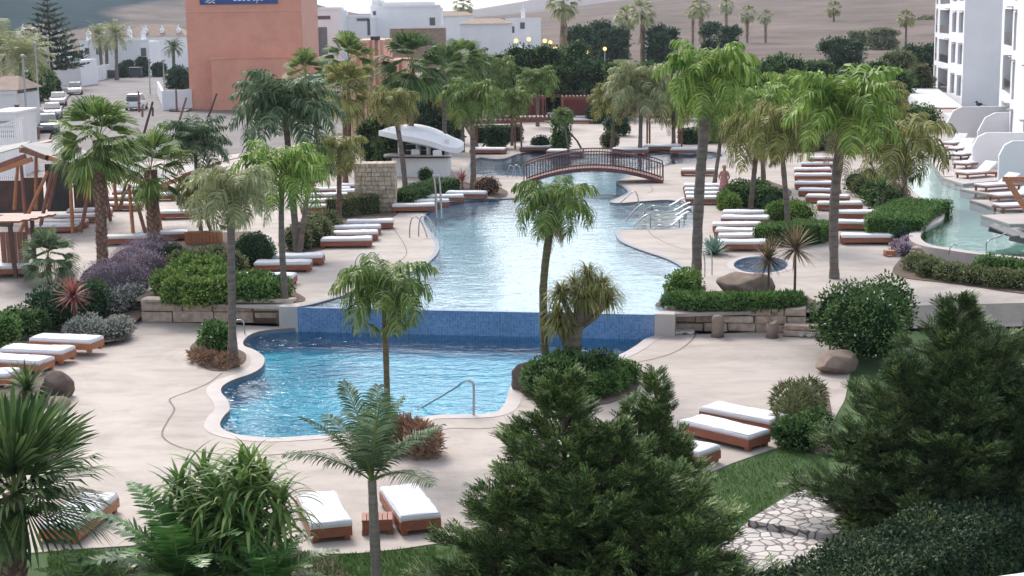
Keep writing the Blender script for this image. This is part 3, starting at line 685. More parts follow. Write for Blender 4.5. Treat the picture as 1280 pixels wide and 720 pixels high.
def tree(name,label,base,top,rpx,mat,n=1500,size=.16,z=UP,trunk=.12,group=None,cat='tree',lob=7,flat=1.0,kcore=.7,low=True,tm='bark'):
    """base: trunk foot px, top: crown-centre px, rpx: crown radius px"""
    B=P(base[0],base[1],z); Y=B.y; k=Y/FPX; T=at(top[0],top[1],Y)-B; R=rpx*k; t=thing(name,label,cat,B,0,group)
    st=random.getstate(); random.seed(hash(label)%9999 if False else int(base[0]*7+base[1]*13))
    bl=[(T.x,T.y,T.z,R*.62,R*.62,R*.62*flat)]
    if low:
        for i in range(5): a=i*1.26+.3; bl.append((T.x+R*.5*math.cos(a),T.y+R*.5*math.sin(a),T.z*random.uniform(.35,.6),R*.45,R*.45,T.z*.4))
    for i in range(lob):
        a=i*2.4+random.uniform(-.4,.4); e=random.uniform(-.5,.9); q=R*.55; r=R*random.uniform(.36,.55)
        bl.append((T.x+q*math.cos(a)*math.cos(e),T.y+q*math.sin(a)*math.cos(e),T.z+q*math.sin(e)*flat,r,r,r*.85*flat))
    obj('crown',leaf_cloud('crown',bl,n,size,shell=.6),M[mat],t)
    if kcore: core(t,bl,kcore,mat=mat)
    mb=MB(); w=trunk; mb.tube([(0,0,-.1),(T.x*.3,T.y*.3,T.z*.35),(T.x*.8,T.y*.8,T.z*.75),tuple(T)],[w*1.3,w,w*.75,w*.4],8)
    for i in range(1,min(lob,6)): mb.tube([(T.x*.5,T.y*.5,T.z*.55),tuple(Vector(bl[i][:3])*.6+Vector((T.x,T.y,T.z))*.3),bl[i][:3]],[w*.55,w*.4,w*.15],6)
    mb.build('trunk',M[tm],t); random.setstate(st); return t
def conifer(name,label,base,z,H,R,mat,seed,spires,size=.34,cat='conifer'):
    """spires: (x, y, height, radius, density) leaders that grow from one foot"""
    r=np.random.default_rng(seed); B=P(base[0],base[1],z); t=thing(name,label,cat,B); random.seed(seed); mb=MB()
    for k,(sx,sy,h,rr,dn) in enumerate(spires): mb.tube([(sx*.15,sy*.15,-.2),(sx*.7,sy*.7,h*.3),(sx,sy,h*.6),(sx,sy,h*.97)],[.10,.08,.05,.012],8)
    mb.build('trunk',M['bark'],t); pos=[];xd=[];zd=[];sc=[]; lm=MB()
    for (sx,sy,Hh,Rr,dn) in spires:
        nl=int(62*dn*Hh/3*1.25)
        for i in range(nl):
            u=(i+r.random())/nl; h=Hh*(.04+.93*u**.9); rr=Rr*(1-u**1.15*.93)*r.uniform(.45,1.42); rr=max(rr,.12)
            az=r.uniform(0,6.283); rise=r.uniform(.15,.6)+u*1.1; d=np.array([math.cos(az),math.sin(az),rise]); a=np.array([sx,sy,h]); b=a+d*np.array([rr,rr,rr*.5])
            if i%2==0: lm.tube([tuple(a),tuple((a+b)/2+np.array([0,0,.03])),tuple(b)],[.03,.02,.008],5)
            dd=unit(b-a); side=np.array([-dd[1],dd[0],0]); side/=np.linalg.norm(side)+1e-6
            per=int(18+36*rr); f=r.random(per)**.6*.98+.06; sp=.17*(1.15-f)*rr+.035
            off=r.normal(size=per)*sp; p=a+(b-a)*f[:,None]+side*off[:,None]+np.array([0,0,1.])*(r.normal(size=per)*.045)[:,None]
            p[:,2]=np.maximum(p[:,2],.03)
            pos.append(p); xd.append(dd+side[None]*(np.sign(off)*r.uniform(.15,1.2,per))[:,None]+r.normal(size=(per,3))*.28+np.array([0,0,.15]))
            zd.append(np.array([0,0,1.])+r.normal(size=(per,3))*.35-dd*.1); sc.append(r.uniform(.55,1.15,per)*size*(.8+.3*min(1,rr)))
    lm.build('limbs',M['bark'],t); V,F=scatter(SPRAY_V,SPRAY_F,np.concatenate(pos),np.concatenate(xd),np.concatenate(zd),np.concatenate(sc))
    obj('foliage',np_mesh('foliage',V,F),M[mat],t); return t
def hedge(name,label,path,w,h,z,mat,n,size,cat='hedge',rnd=.06,group=None):
    """clipped hedge along a world path (list of Vector)"""
    path=[Vector((p[0],p[1])) for p in path]; c=sum(path,Vector((0,0)))/len(path); t=thing(name,label,cat,(c.x,c.y,z),0,group)
    path=[p-c for p in path]; V,F=ribbon(path,-w/2*.9,w/2*.9,0,0); m=len(path)
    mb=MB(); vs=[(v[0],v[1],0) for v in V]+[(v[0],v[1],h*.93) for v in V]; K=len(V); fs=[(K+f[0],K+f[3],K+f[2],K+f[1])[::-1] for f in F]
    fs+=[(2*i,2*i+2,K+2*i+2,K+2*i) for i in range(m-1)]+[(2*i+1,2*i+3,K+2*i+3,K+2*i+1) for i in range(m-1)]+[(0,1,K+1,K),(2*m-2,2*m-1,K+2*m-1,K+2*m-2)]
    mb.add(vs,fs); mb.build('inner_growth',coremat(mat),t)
    seg=[(path[i+1]-path[i]).length for i in range(m-1)]; pos=[];nor=[]
    for _ in range(n):
        i=random.choices(range(m-1),seg)[0]; f=random.random(); p=path[i].lerp(path[i+1],f); d=(path[i+1]-path[i]).normalized(); s=Vector((-d.y,d.x))
        q=random.random()*(w+2*h)
        if q<w: o=q-w/2; zz=h; nn=(0,0,1)
        else:
            sg=1 if random.random()<.5 else -1; o=sg*w/2; zz=random.random()*h; nn=(s.x*sg,s.y*sg,.2)
        j=math.sin(p.x*1.7+p.y*2.1+zz*3)*rnd*.5
        pos.append((p.x+s.x*(o+j)+random.gauss(0,rnd*.4),p.y+s.y*(o+j)+random.gauss(0,rnd*.4),zz+j+random.gauss(0,rnd*.4))); nor.append(nn)
    for e in (0,-1):   # ends
        dd=(path[0]-path[1]).normalized() if e==0 else (path[-1]-path[-2]).normalized(); s=Vector((-dd.y,dd.x))
        for _ in range(int(n*w*h/(sum(seg)*(w+2*h)+.01))): o=random.uniform(-w/2,w/2); pos.append((path[e].x+s.x*o+dd.x*.03,path[e].y+s.y*o+dd.y*.03,random.random()*h)); nor.append((dd.x,dd.y,.2))
    pos=np.array(pos);nor=np.array(nor); K=len(pos); xd=unit(nor*.6+rng.normal(size=(K,3))*.7); zd=unit(nor+rng.normal(size=(K,3))*.5)
    V,F=scatter(LEAF_V,LEAF_F,pos,xd,zd,rng.uniform(.6,1.3,K)*size); obj('foliage',np_mesh('foliage',V,F),M[mat],t); return t
def rosette_plant(name,label,base,z,n,L,w,mat,seed,cat='plant',e_hi=1.4,e_lo=.0,bend=.6,stem=0,stemr=.05,taper=1.0,group=None,smat='bark'):
    B=P(base[0],base[1],z); t=thing(name,label,cat,B,0,group)
    obj('leaves',rosette('leaves',n,seed,L,w,e_hi,e_lo,bend,taper,c=(0,0,stem)),M[mat],t)
    if stem: mb=MB(); mb.tube([(0,0,-.05),(.01,0,stem*.5),(0,0,stem+.02)],[stemr*1.2,stemr,stemr*.9],8); mb.build('stem',M[smat],t)
    return t
def boulder(name,label,c,z,r,mat='rock',seed=1,cat='rock',sink=.25,group=None,n=18,m=12):
    B=P(c[0],c[1],z); random.seed(seed); me=bpy.data.meshes.new(name); bm=bmesh.new(); bmesh.ops.create_icosphere(bm,subdivisions=4,radius=1)
    ph=[random.uniform(0,6) for _ in range(6)]
    cuts=[(Vector((random.gauss(0,1),random.gauss(0,1),random.gauss(0,.7))).normalized(),random.uniform(.6,.88)) for _ in range(12)]
    for v in bm.verts:
        p=v.co.copy()
        for cn,cd in cuts:
            q=p.dot(cn)
            if q>cd: p-=cn*(q-cd)*.85
        k=1+.05*math.sin(p.x*5+ph[0])*math.cos(p.y*4+ph[1])+.03*math.sin(p.z*9+ph[2]+p.x*6)
        v.co=Vector((p.x*r[0]*k,p.y*r[1]*k,(p.z*k+1-sink*2)*r[2]))
    for f in bm.faces: f.smooth=True
    bm.to_mesh(me); bm.free(); o=obj(name,me,M[mat],loc=B); return tag(o,label,cat,group)
# ================================================================== sun loungers
def lounger_meshes():
    L,W=2.02,.78; o={}
    mb=MB()
    mb.box((-L/2,-W/2,.09),(L/2,-W/2+.035,.27)); mb.box((-L/2,W/2-.035,.09),(L/2,W/2,.27)); mb.box((-L/2,-W/2+.035,.09),(-L/2+.035,W/2-.035,.27)); mb.box((L/2-.035,-W/2+.035,.09),(L/2,W/2-.035,.27))
    for i in range(11): x=-L/2+.06+i*.18; mb.box((x,-W/2+.036,.225),(x+.13,W/2-.036,.262))
    o['frame']=mb.mesh('frame',bevel=.006)
    mb=MB(); mb.box((-.13,-.05,0),(.0,.05,.17)); o['leg']=mb.mesh('leg',bevel=.008)
    o['mattresses']=[]
    for var in range(4):
     me=bpy.data.meshes.new('mattress'); bm=bmesh.new(); bmesh.ops.create_grid(bm,x_segments=36,y_segments=14,size=.5); pv=var*1.7
     r=bmesh.ops.extrude_face_region(bm,geom=list(bm.faces)); top=[g for g in r['geom'] if isinstance(g,bmesh.types.BMVert)]; ts=set(top)
     for v in bm.verts:
        x,y=v.co.x,v.co.y; up=v in ts; ed=min(1,min(.5-abs(x),(.5-abs(y))*.4)/.02); rr=.03*(1-max(0,ed))
        z=.115*(1 if up else 0); ux=x*(L-.02); uy=y*(W-.01)
        if up:
            z-=rr*.9; z+=.007*math.sin(ux*4.1+uy*3+pv)+.006*math.sin(uy*9-ux*2+pv*2)+.004*math.sin(ux*13+pv*3)*math.cos(uy*11+pv); z-=.020*math.exp(-((ux-.25)/.03)**2)
            z-=(.02+.008*var)*math.exp(-((ux+.1*var-.1)/.35)**2-(uy/.22)**2)
            ux*=(1-rr*.3); uy*=(1-rr*.5)
        v.co=Vector((ux,uy,z+.275))
     for f in bm.faces: f.smooth=True
     bmesh.ops.recalc_face_normals(bm,faces=bm.faces); bm.to_mesh(me); bm.free(); me.materials.append(M['cushion']); o['mattress']=me; o['mattresses'].append(me)
    mb=MB(); mb.tube([(-L/2+.03,-W/2+.03,.372),(L/2-.03,-W/2+.03,.372),(L/2-.03,W/2-.03,.372),(-L/2+.03,W/2-.03,.372),(-L/2+.03,-W/2+.03,.372)],.007,5); o['piping']=mb.mesh('piping')
    # variant with a raised back for the patios
    mb=MB(); mb.box((-L/2,-W/2,.22),(L/2,W/2,.29)); o['pframe']=mb.mesh('frame',bevel=.01)
    mb=MB(); mb.box((-.035,-.035,0),(.035,.035,.22)); o['pleg']=mb.mesh('leg')
    mb=MB(); mb.box((-L/2+.02,-W/2+.02,.295),(L*.16,W/2-.02,.39)); o['pmat']=mb.mesh('mattress',bevel=.03)
    mb=MB(); Mx=Matrix.Translation((L*.17,0,.34))@Matrix.Rotation(-R_(38),4,'Y'); mb.box((0,-W/2+.02,-.045),(.74,W/2-.02,.05),M=Mx); o['pback']=mb.mesh('back_cushion',bevel=.03)
    return o
LM=lounger_meshes()
def make_lounger():
    t=thing('sun_lounger','x','sun lounger'); obj('frame',LM['frame'],M['teak'],t)
    for x,y in ((.98,.3),(.98,-.3),(-.85,.3),(-.85,-.3)): obj('leg',LM['leg'],M['teak'],t,loc=(x,y,0))
    m=obj('mattress',LM['mattress'],M['cushion'],t); obj('piping',LM['piping'],M['canvas'],m); return t
def make_patio_lounger():
    t=thing('patio_lounger','x','sun lounger'); obj('frame',LM['pframe'],M['teak'],t)
    for x,y in ((.9,.32),(.9,-.32),(-.9,.32),(-.9,-.32)): obj('leg',LM['pleg'],M['teak'],t,loc=(x,y,0))
    obj('mattress',LM['pmat'],M['cushion'],t); obj('back_cushion',LM['pback'],M['cushion'],t); return t
used={}
def lounger(a,b,z,label,group,fn=make_lounger,mat=None,h=.42,sc=1.0,wd=1.0):
    """a,b: photo pixels of the middles of the two short ends of the mattress top"""
    A=P(a[0],a[1],z+h); B=P(b[0],b[1],z+h); c=(A+B)/2; dd=B-A
    t = used[fn] if fn in used and not used[fn].get('placed') else None
    if fn not in used: used[fn]=fn(); t=used[fn]
    else: t=copy_tree(used[fn])
    t.location=(c.x,c.y,z+.001); t.rotation_euler=(0,0,math.atan2(dd.y,dd.x)); t.scale=(sc,sc*wd,1); t['label']=label; t['group']=group
    for ch in t.children:
        if ch.name.split('.')[0]=='mattress' and fn is make_lounger:
            ch.location=(random.uniform(-.02,.02),random.uniform(-.015,.015),0); ch.rotation_euler=(0,0,random.gauss(0,.012)); ch.data=random.choice(LM['mattresses'])
            if random.random()<.4: ch.material_slots[0].link='OBJECT'; ch.material_slots[0].material=M['cushion_cream']
    if mat:
        for ch in t.children:
            if ch.name.split('.')[0] in('frame','leg'): ch.material_slots[0].link='OBJECT'; ch.material_slots[0].material=M[mat]
    return t
g='loungers on the lower deck'
lounger((394,611),(414,651),0,'red teak lounger left of the small slatted table at the front lawn edge',g)
lounger((496,601),(528,644),0,'red teak lounger right of the small slatted table at the front lawn edge',g)
lounger((127,611),(70,655),0,'orange teak lounger standing diagonally behind the spiky palm in the bottom left corner',g,mat='teak_light')
lounger((884,502),(978,520),0,'rearmost of three teak loungers beside the right hand lawn',g)
lounger((864,519),(948,538),0,'middle of three teak loungers beside the right hand lawn',g)
lounger((805,541),(878,557),0,'front lounger of three beside the right hand lawn, half hidden by the big conifer',g)
lounger((40,417),(126,421),.12,'rearmost of four orange teak loungers on the left, next to the silver bush',g,mat='teak_light')
lounger((0,430),(93,434),.06,'second from back of four orange teak loungers at the left edge',g,mat='teak_light')
lounger((-28,442),(66,447),0,'third from back of four orange teak loungers at the left edge',g,mat='teak_light')
lounger((-70,460),(18,462),0,'nearest of four orange teak loungers at the left edge, behind the dark cycad',g,mat='teak_light')
g='loungers left of the upper pool'
for (a,b),l in zip([((336,317),(405,316)),((316,325),(392,324)),((300,341),(364,341)),((290,351),(352,351))],
    ('rearmost of the four loungers behind the bright green shrub bed','second of the four loungers behind the bright green shrub bed','third of the four loungers, right above the bright green shrubs','front one of the four loungers, its mattress touching the bright green shrubs')): lounger(a,b,UP,l,g)
for (a,b),l in zip([((432,274),(492,273)),((415,281),(476,280)),((412,288),(471,287)),((402,296),(464,295))],
    ('farthest of the four loungers beside the pool ladder','second farthest of the four loungers beside the pool ladder','third of the four loungers beside the pool ladder','nearest of the four loungers beside the pool ladder')): lounger(a,b,UP,l,g)
for (a,b),l in zip([((493,254),(541,253)),((510,249),(560,248)),((530,243),(578,242)),((560,238),(607,238))],
    ('lounger directly right of the stone pillar','second lounger from the stone pillar, by the tall shower poles','third lounger from the stone pillar, in front of the spiky red plants','lounger farthest from the stone pillar, beside the brown round bush')): lounger(a,b,UP,l,g)
for i,(a,b) in enumerate([((382,255),(424,254)),((385,248),(426,247)),((389,241),(430,240)),((393,234),(434,233)),((430,229),(470,228)),((428,236),(462,235))]):
    lounger(a,b,UP,['nearest lounger in the group half hidden by the hanging palm left of the stone pillar','second lounger in the group left of the stone pillar','third lounger in the group left of the stone pillar','fourth lounger in the group left of the stone pillar','rear lounger peeping out just left of the stone pillar top','front lounger peeping out just left of the stone pillar'][i],g)
g='row of loungers along the right hand walk'
rows=[((1051,291),(1117,291)),((1043,274),(1111,275)),((1033,262),(1100,262)),((1019,251),(1080,251)),((1006,242),(1064,243)),((997,234),(1053,235)),((992,226),(1045,226)),((992,216),(1042,216)),((992,209),(1040,209)),((1003,202),(1045,202)),((1012,195),(1052,195))]
ordn=['nearest','second','third','fourth','fifth','sixth','seventh','eighth','ninth','tenth','farthest']
for i,(a,b) in enumerate(rows): lounger(a,b,UP,'%s lounger %s the long row on the right hand walk'%(ordn[i],'of' if i in(0,10) else 'from the front in'),g)
g='loungers behind the green agave'
for i,(a,b) in enumerate([((904,299),(950,299)),((904,291),(955,291)),((897,284),(954,285)),((890,277),(953,277)),((902,268),(962,269)),((902,262),(963,262))]):
    lounger(a,b,UP,['lounger just behind the green agave','second lounger behind the green agave','third lounger behind the green agave','fourth lounger behind the green agave, sticking out furthest left','fifth lounger behind the green agave','farthest of the six loungers behind the green agave'][i],g)
g='loungers by the woman in the red dress'
for i,(a,b) in enumerate([((862,244),(906,244)),((860,239),(904,239)),((859,234),(902,234)),((858,229),(900,229)),((852,210),(896,210))]):
    lounger(a,b,UP,['nearest lounger left of the woman in the red dress','second lounger left of the woman in the red dress','third lounger left of the woman in the red dress','fourth lounger left of the woman in the red dress','lounger alone behind the tall palm trunk, by the back pool'][i],g)
g='loungers along the far pool edge'
for i,(a,b) in enumerate([((593,184),(628,184)),((655,181),(690,181)),((689,186),(724,186)),((770,184),(806,184)),((845,184),(876,184)),((812,180),(842,180)),((717,148),(738,148)),((596,168),(622,166))]):
    lounger(a,b,UP,['white lounger at the left end of the far pool edge by the ladder','white lounger behind the left half of the wooden bridge','white lounger directly above the left crest of the wooden bridge','white lounger above the right half of the wooden bridge','white lounger right of the small pergola at the far pool','white lounger under the small pergola at the far pool','white daybed in front of the red walled cabana','white lounger under the slim pergola beside the bar'][i],g,sc=1.15 if i<6 else 1.0,wd=1.5 if i<6 else 1.0)
g='loungers under the timber shelters'
for i,(a,b) in enumerate([((44,279),(90,278)),((56,274),(104,273)),((74,267),(122,266)),((92,260),(132,259)),((138,293),(184,292)),((186,288),(222,287)),((130,252),(170,252)),((136,244),(176,243)),((146,236),(186,235)),((166,230),(204,229)),((172,241),(214,240)),((212,262),(244,261)),((240,238),(282,238)),((246,249),(290,249)),((-20,330),(38,329))]):
    lounger(a,b,UP,['nearest grey lounger under the left timber shelter','second lounger under the left timber shelter','third lounger under the left timber shelter','rear lounger under the left timber shelter, touching the rough palm trunk','lounger in the open between the two rough trunked palms','lounger just right of the thick reddish palm trunk','front lounger of the group behind the two leaning orange posts','second lounger of the group behind the two leaning orange posts','third lounger of the group behind the two leaning orange posts','rear lounger of the group behind the two leaning orange posts','lounger behind the thick reddish palm trunk','lounger behind the orange wood planter box','far lounger beyond the orange wood planter box','middle lounger beyond the orange wood planter box','pale mattress lounger beneath the low timber table shelter at the left edge'][i],g)
g='loungers on the hotel patios'
for i,(a,b,mt) in enumerate([((1190,205),(1236,199),None),((1196,216),(1246,212),None),((1226,231),(1268,228),None),((1246,243),(1290,241),None),((1252,256),(1300,254),None),((1184,186),(1216,182),None),((1190,193),(1222,189),None),((1182,179),(1206,175),None)]):
    lounger(a,b,1.1,['raised back lounger left of the third patio wall','double raised back lounger in front of the third patio wall','raised back lounger in front of the nearest curved patio wall','raised back lounger behind the crossed timber beam','nearest raised back lounger, under the crossed timber beam','dark framed lounger at the foot of the rear patio wall','striped lounger beside the rear patio wall','farthest raised back lounger on the patios'][i],g,fn=make_patio_lounger,mat='darkwood' if i in(5,6) else None,h=.35,sc=1.1)
# small slatted table
def slat_table(c,label,z=0,s=1.0,mat='teak',rz=0):
    t=thing('side_table',label,'side table',P(c[0],c[1],z),rz,scale=s)
    mb=MB()
    for i in range(6): mb.box((-.29+i*.098,-.24,.27),(-.29+i*.098+.088,.24,.30))
    mb.build('tabletop',M[mat],t,bevel=.004); mb=MB(); mb.box((-.28,-.23,.08),(.28,-.20,.268)); mb.box((-.28,.20,.08),(.28,.23,.268)); mb.box((-.28,-.20,.08),(-.25,.20,.268)); mb.box((.25,-.20,.08),(.28,.20,.268)); mb.build('apron',M[mat],t)
    for x in(-.24,.24):
        for y in(-.19,.19): mb=MB(); mb.box((x-.05,y-.04,0),(x+.05,y+.04,.1)); mb.build('leg',M[mat],t)
    return t
slat_table((472,664),'low slatted teak table between the two front loungers',rz=.08)
slat_table((1112,320),'tiny orange teak table beside the nearest lounger of the right hand row',UP,.7,'teak_light')

# ================================================================== bridge
M['bridgered']=pmat('bridge_timber',(.15,.06,.058),(.10,.045,.042),2,.6,.15,14)
def bridge():
    A=P(655,230,UP); B=P(829,229,UP); A2=P(668,219,UP); c=(A+B)/2; dd=(B-A); L=dd.length; t=thing('footbridge','arched dark red wooden footbridge with upright baluster railings over the pool channel','bridge',(c.x,c.y,UP),math.atan2(dd.y,dd.x))
    W=2.1; n=24; rise=.72
    z=lambda u: rise*(1-(2*u-1)**2)
    pts=[(-L/2+L*i/n, z(i/n)) for i in range(n+1)]
    for y in (0,W):
        mb=MB()
        for i in range(n):
            (x0,z0),(x1,z1)=pts[i],pts[i+1]; mb.add([(x0,y,z0-.07),(x1,y,z1-.07),(x1,y,z1+.13),(x0,y,z0+.13),(x0,y+.1,z0-.07),(x1,y+.1,z1-.07),(x1,y+.1,z1+.13),(x0,y+.1,z0+.13)],[(0,1,2,3),(7,6,5,4),(3,2,6,7),(0,4,5,1)]+([(0,3,7,4)] if i==0 else [])+([(1,5,6,2)] if i==n-1 else []))
        mb.build('arch_beam',M['bridgered'],t)
    mb=MB()
    for i in range(60):
        u=(i+.5)/60; x=-L/2+L*u; mb.box((x-L/130,.10,z(u)+.02),(x+L/130,W,z(u)+.06))
    mb.build('deck_boards',M['cedar'],t)
    for y in (.05,W+.05):
        mb=MB(); m=50
        for i in range(m+1):
            u=i/m; x=-L/2+L*u; w=.028 if i not in(0,m) else .05; mb.bar((x,y,z(u)+.1),(x,y,z(u)+.98),w)
        o=mb.build('balusters',M['bridgered'],t)
        mb=MB(); mb.tube([(x,y,zz+1.0) for x,zz in pts],.035,6); mb.build('handrail',M['bridgered'],t)
bridge()
# ================================================================== bar
def bar():
    c=P(548,222,UP); t=thing('pool_bar','round white pool bar with a sweeping white shell roof and curved grey counter','bar',(c.x,c.y,UP)); k=c.y/FPX
    def X(p): return (p-548)*k
    # counter: curved front
    r=46*k; mb=MB(); n=28; arc=[(math.cos(math.pi+math.pi*i/n*1.0)*r*1.0+X(555)-0, math.sin(math.pi+math.pi*i/n)*r*.62+r*.62) for i in range(n+1)]
    arc=[(X(488),2.2)]+[(X(488)+ (X(561)-X(488))*i/14, 1.3-1.3*math.sin(math.pi*.5*i/14)) for i in range(15)]+[(X(561),4.0)]
    V=[(x,y,0) for x,y in arc]+[(x,y,1.12) for x,y in arc]; K=len(arc); mb.add(V,[(i,i+1,K+i+1,K+i) for i in range(K-1)]); mb.build('counter_front',M['white2'],t)
    top=[(x,y-.22) for x,y in arc[:-1]]+[(X(563),-.1),(X(563),.55)]+[(x,y+.5) for x,y in arc[1:-1][::-1]]
    mb=MB(); V,F=fill([Vector(p) for p in catmull([Vector((X(478),1.6)),Vector((X(480),.7)),Vector((X(495),.1)),Vector((X(530),-.2)),Vector((X(563),-.2)),Vector((X(563),.6)),Vector((X(530),.8)),Vector((X(500),1.5)),Vector((X(492),2.4)),Vector((X(482),2.3))],closed=True,n=4)],z=1.22); mb.add(V,F); V2=[(v[0],v[1],1.12) for v in V]; mb.add(V2,[f[::-1] for f in F])
    mb.build('counter_top',M['coping'],t)
    for p,y in ((498,1.9),(535,1.2),(558,1.2),(520,2.6)): mb=MB(); mb.tube([(X(p),y,0),(X(p),y,2.05)],.13,10); mb.build('column',M['white2'],t)
    mb=MB(); mb.box((X(500),3.2,0),(X(556),3.4,2.3)); mb.build('back_wall',M['dark'],t)
    mb=MB()
    for zz in (1.3,1.65,2.0): mb.box((X(504),2.95,zz),(X(535),3.2,zz+.03))
    mb.build('shelf',M['white2'],t)
    # shell roof: a leaf shaped slab that dips to the right, its back edge higher
    fr=[(474,163,0),(487,166,-.6),(502,169,-.9),(520,172,-1.0),(540,177,-.9),(558,183,-.6),(570,185,-.2),(577,183,.2),(580,179,.6),(576,175,1.0),(566,171,1.9),(550,163,2.6),(536,158,3.0),(520,155,3.2),(502,156,3.0),(486,159,2.3),(476,163,1.2)]
    Cc=Vector((c.x,c.y,UP)); vs=[at(x,y,c.y+1.2+dy)-Cc for x,y,dy in fr]; vs=catmull(vs,closed=True,n=3); nn=len(vs); cen=sum(vs,Vector())/nn+Vector((0,0,.22))
    ring=[cen.lerp(v,.6)+Vector((0,0,.08)) for v in vs]; low_=[v-Vector((0,0,.30)) for v in vs]; inn=[cen.lerp(v,.9)-Vector((0,0,.36)) for v in vs]
    mb=MB(); allv=vs+ring+[cen]+low_+inn; fs=[]
    for i in range(nn):
        q=(i+1)%nn; fs+=[(i,q,nn+q,nn+i),(nn+i,nn+q,2*nn),(2*nn+1+i,2*nn+1+q,q,i),(3*nn+1+i,3*nn+1+q,2*nn+1+q,2*nn+1+i)]
    fs.append(tuple(3*nn+1+i for i in range(nn))[::-1]); mb.add(allv,fs); mb.build('roof',M['white'],t,smooth=False)
bar()
for i,(x,y) in enumerate(((549,150),(541,148))): pass
for x,l in ((519,'white napkin box at the left end of the bar counter'),(547,'white paper stack on the right end of the bar counter')):
    q=P(x,222,UP); mb=MB(); mb.box((-.25,-.12,0),(.25,.12,.28)); mb.box((-.2,-.09,.28),(.2,.09,.31)); o=mb.build('counter_box',M['white'],bevel=.02,loc=(q.x,q.y+(.9 if x<530 else .3),UP+1.223)); tag(o,l,'box')

# ================================================================== stone walls
def stone_wall(name,label,a,b,z0,h,depth,seed,cat='stone wall',cw=.75,rows=3):
    random.seed(seed); A=Vector((a[0],a[1]));B=Vector((b[0],b[1])); d=(B-A);L=d.length;d.normalize();nn=Vector((-d.y,d.x)); t=thing(name,label,cat,(A.x,A.y,z0),math.atan2(d.y,d.x))
    me=bpy.data.meshes.new('stones'); bm=bmesh.new(); zz=0
    for r in range(rows):
        hh=h/rows*random.uniform(.9,1.1) if r<rows-1 else h-zz; x=-random.uniform(0,.2)
        while x<L:
            w=cw*random.uniform(.6,1.5); w=min(w,L-x+.05); 
            q=bmesh.ops.create_cube(bm,size=1); dx=random.uniform(-.04,.04)
            for v in q['verts']:
                v.co=Vector((x+w/2+v.co.x*(w-.025)+random.uniform(-.02,.02), depth/2+v.co.y*depth+dx+random.uniform(-.02,.02), zz+hh/2+v.co.z*(hh-.02)+random.uniform(-.025,.025)))
            x+=w
            if L-x<.15: break
        zz+=hh
    bmesh.ops.bevel(bm,geom=list(bm.edges),offset=.035,segments=2,affect='EDGES',profile=.6); 
    for f in bm.faces: f.smooth=True
    bm.to_mesh(me); bm.free(); obj('stones',me,M['rockwall'],t)
    mb=MB(); mb.box((0,.05,0),(L,depth-.05,h-.05)); mb.build('mortar_core',M['soil'],t); return t
def rockwall():
    m,t,out=nt('rock_wall_stone'); b=N(t,'BsdfPrincipled',Roughness=.9); t.links.new(b.outputs[0],out.inputs[0]); g=N(t,'NewGeometry'); tc=N(t,'TexCoord'); n=N(t,'TexNoise',Scale=5,Detail=7); t.links.new(tc.outputs['Object'],n.inputs['Vector'])
    r=N(t,'ValToRGB'); e=r.color_ramp.elements; e[0].color=(.58,.42,.33,1); e[1].color=(.66,.54,.44,1); k=e.new(.5); k.color=(.50,.40,.33,1); t.links.new(g.outputs['Random Per Island'],r.inputs[0])
    mx=N(t,'MixRGB',blend_type='MULTIPLY'); mx.inputs[0].default_value=.75; r2=N(t,'ValToRGB'); r2.color_ramp.elements[0].position=.3; r2.color_ramp.elements[0].color=(.5,.47,.44,1); r2.color_ramp.elements[1].position=.6; r2.color_ramp.elements[1].color=(1,1,1,1)
    t.links.new(n.outputs['Fac'],r2.inputs[0]); t.links.new(r.outputs[0],mx.inputs[1]); t.links.new(r2.outputs[0],mx.inputs[2]); t.links.new(mx.outputs[0],b.inputs['Base Color'])
    bp=N(t,'Bump',Strength=.7,Distance=.05); t.links.new(n.outputs['Fac'],bp.inputs['Height']); t.links.new(bp.outputs[0],b.inputs['Normal']); return m
M['rockwall']=rockwall()
stone_wall('retaining_wall','low wall of big tan boulders left of the pool below the bright green shrubs',WLL+Vector((0,-.3,0)),P(366,403,0)+Vector((0,-.2,0)),0,.78,.55,3,rows=2,cw=1.1)
stone_wall('retaining_wall','low wall of squared tan stones right of the blue mosaic wall',P(833,412,0)+Vector((0,-.15,0)),P(1004,415,0)+Vector((0,-.2,0)),0,.76,.5,5,rows=3,cw=.95)
stone_wall('retaining_wall','short stepped end of the tan stone wall beside white pebbles',P(985,421,0),P(1040,428,0)+Vector((.2,.6,0)),0,.36,.45,6,rows=2,cw=.8)
def rubble_tower():
    a=P(444,265,UP); b=P(494,267,UP); k=a.y/FPX; w=(b.x-a.x); H=at(470,204,a.y).z-UP
    t=thing('stone_pillar','broad beige rubble stone block standing between hedges beside the bar','stone pillar',(a.x+w/2,a.y+.6,UP))
    me=bpy.data.meshes.new('masonry'); bm=bmesh.new(); random.seed(4); n=11
    for fz in range(n):
        zz=H*fz/n; hh=H/n; x=-w/2
        while x<w/2-.05:
            ww=min(random.uniform(.14,.34),w/2-x)
            q=bmesh.ops.create_cube(bm,size=1)
            for v in q['verts']: v.co=Vector((x+ww/2+v.co.x*(ww-.012),v.co.y*(1.2+random.uniform(-.05,.06))-.1*math.cos(x*1.3),zz+hh/2+v.co.z*(hh-.012)))
            x+=ww
    bmesh.ops.bevel(bm,geom=list(bm.edges),offset=.016,segments=1,affect='EDGES'); bm.to_mesh(me); bm.free(); obj('masonry',me,M['rubble'],t)
    mb=MB(); mb.box((-w/2+.03,-.5,0),(w/2-.03,.5,H-.03)); mb.build('mortar_core',M['stone'],t)
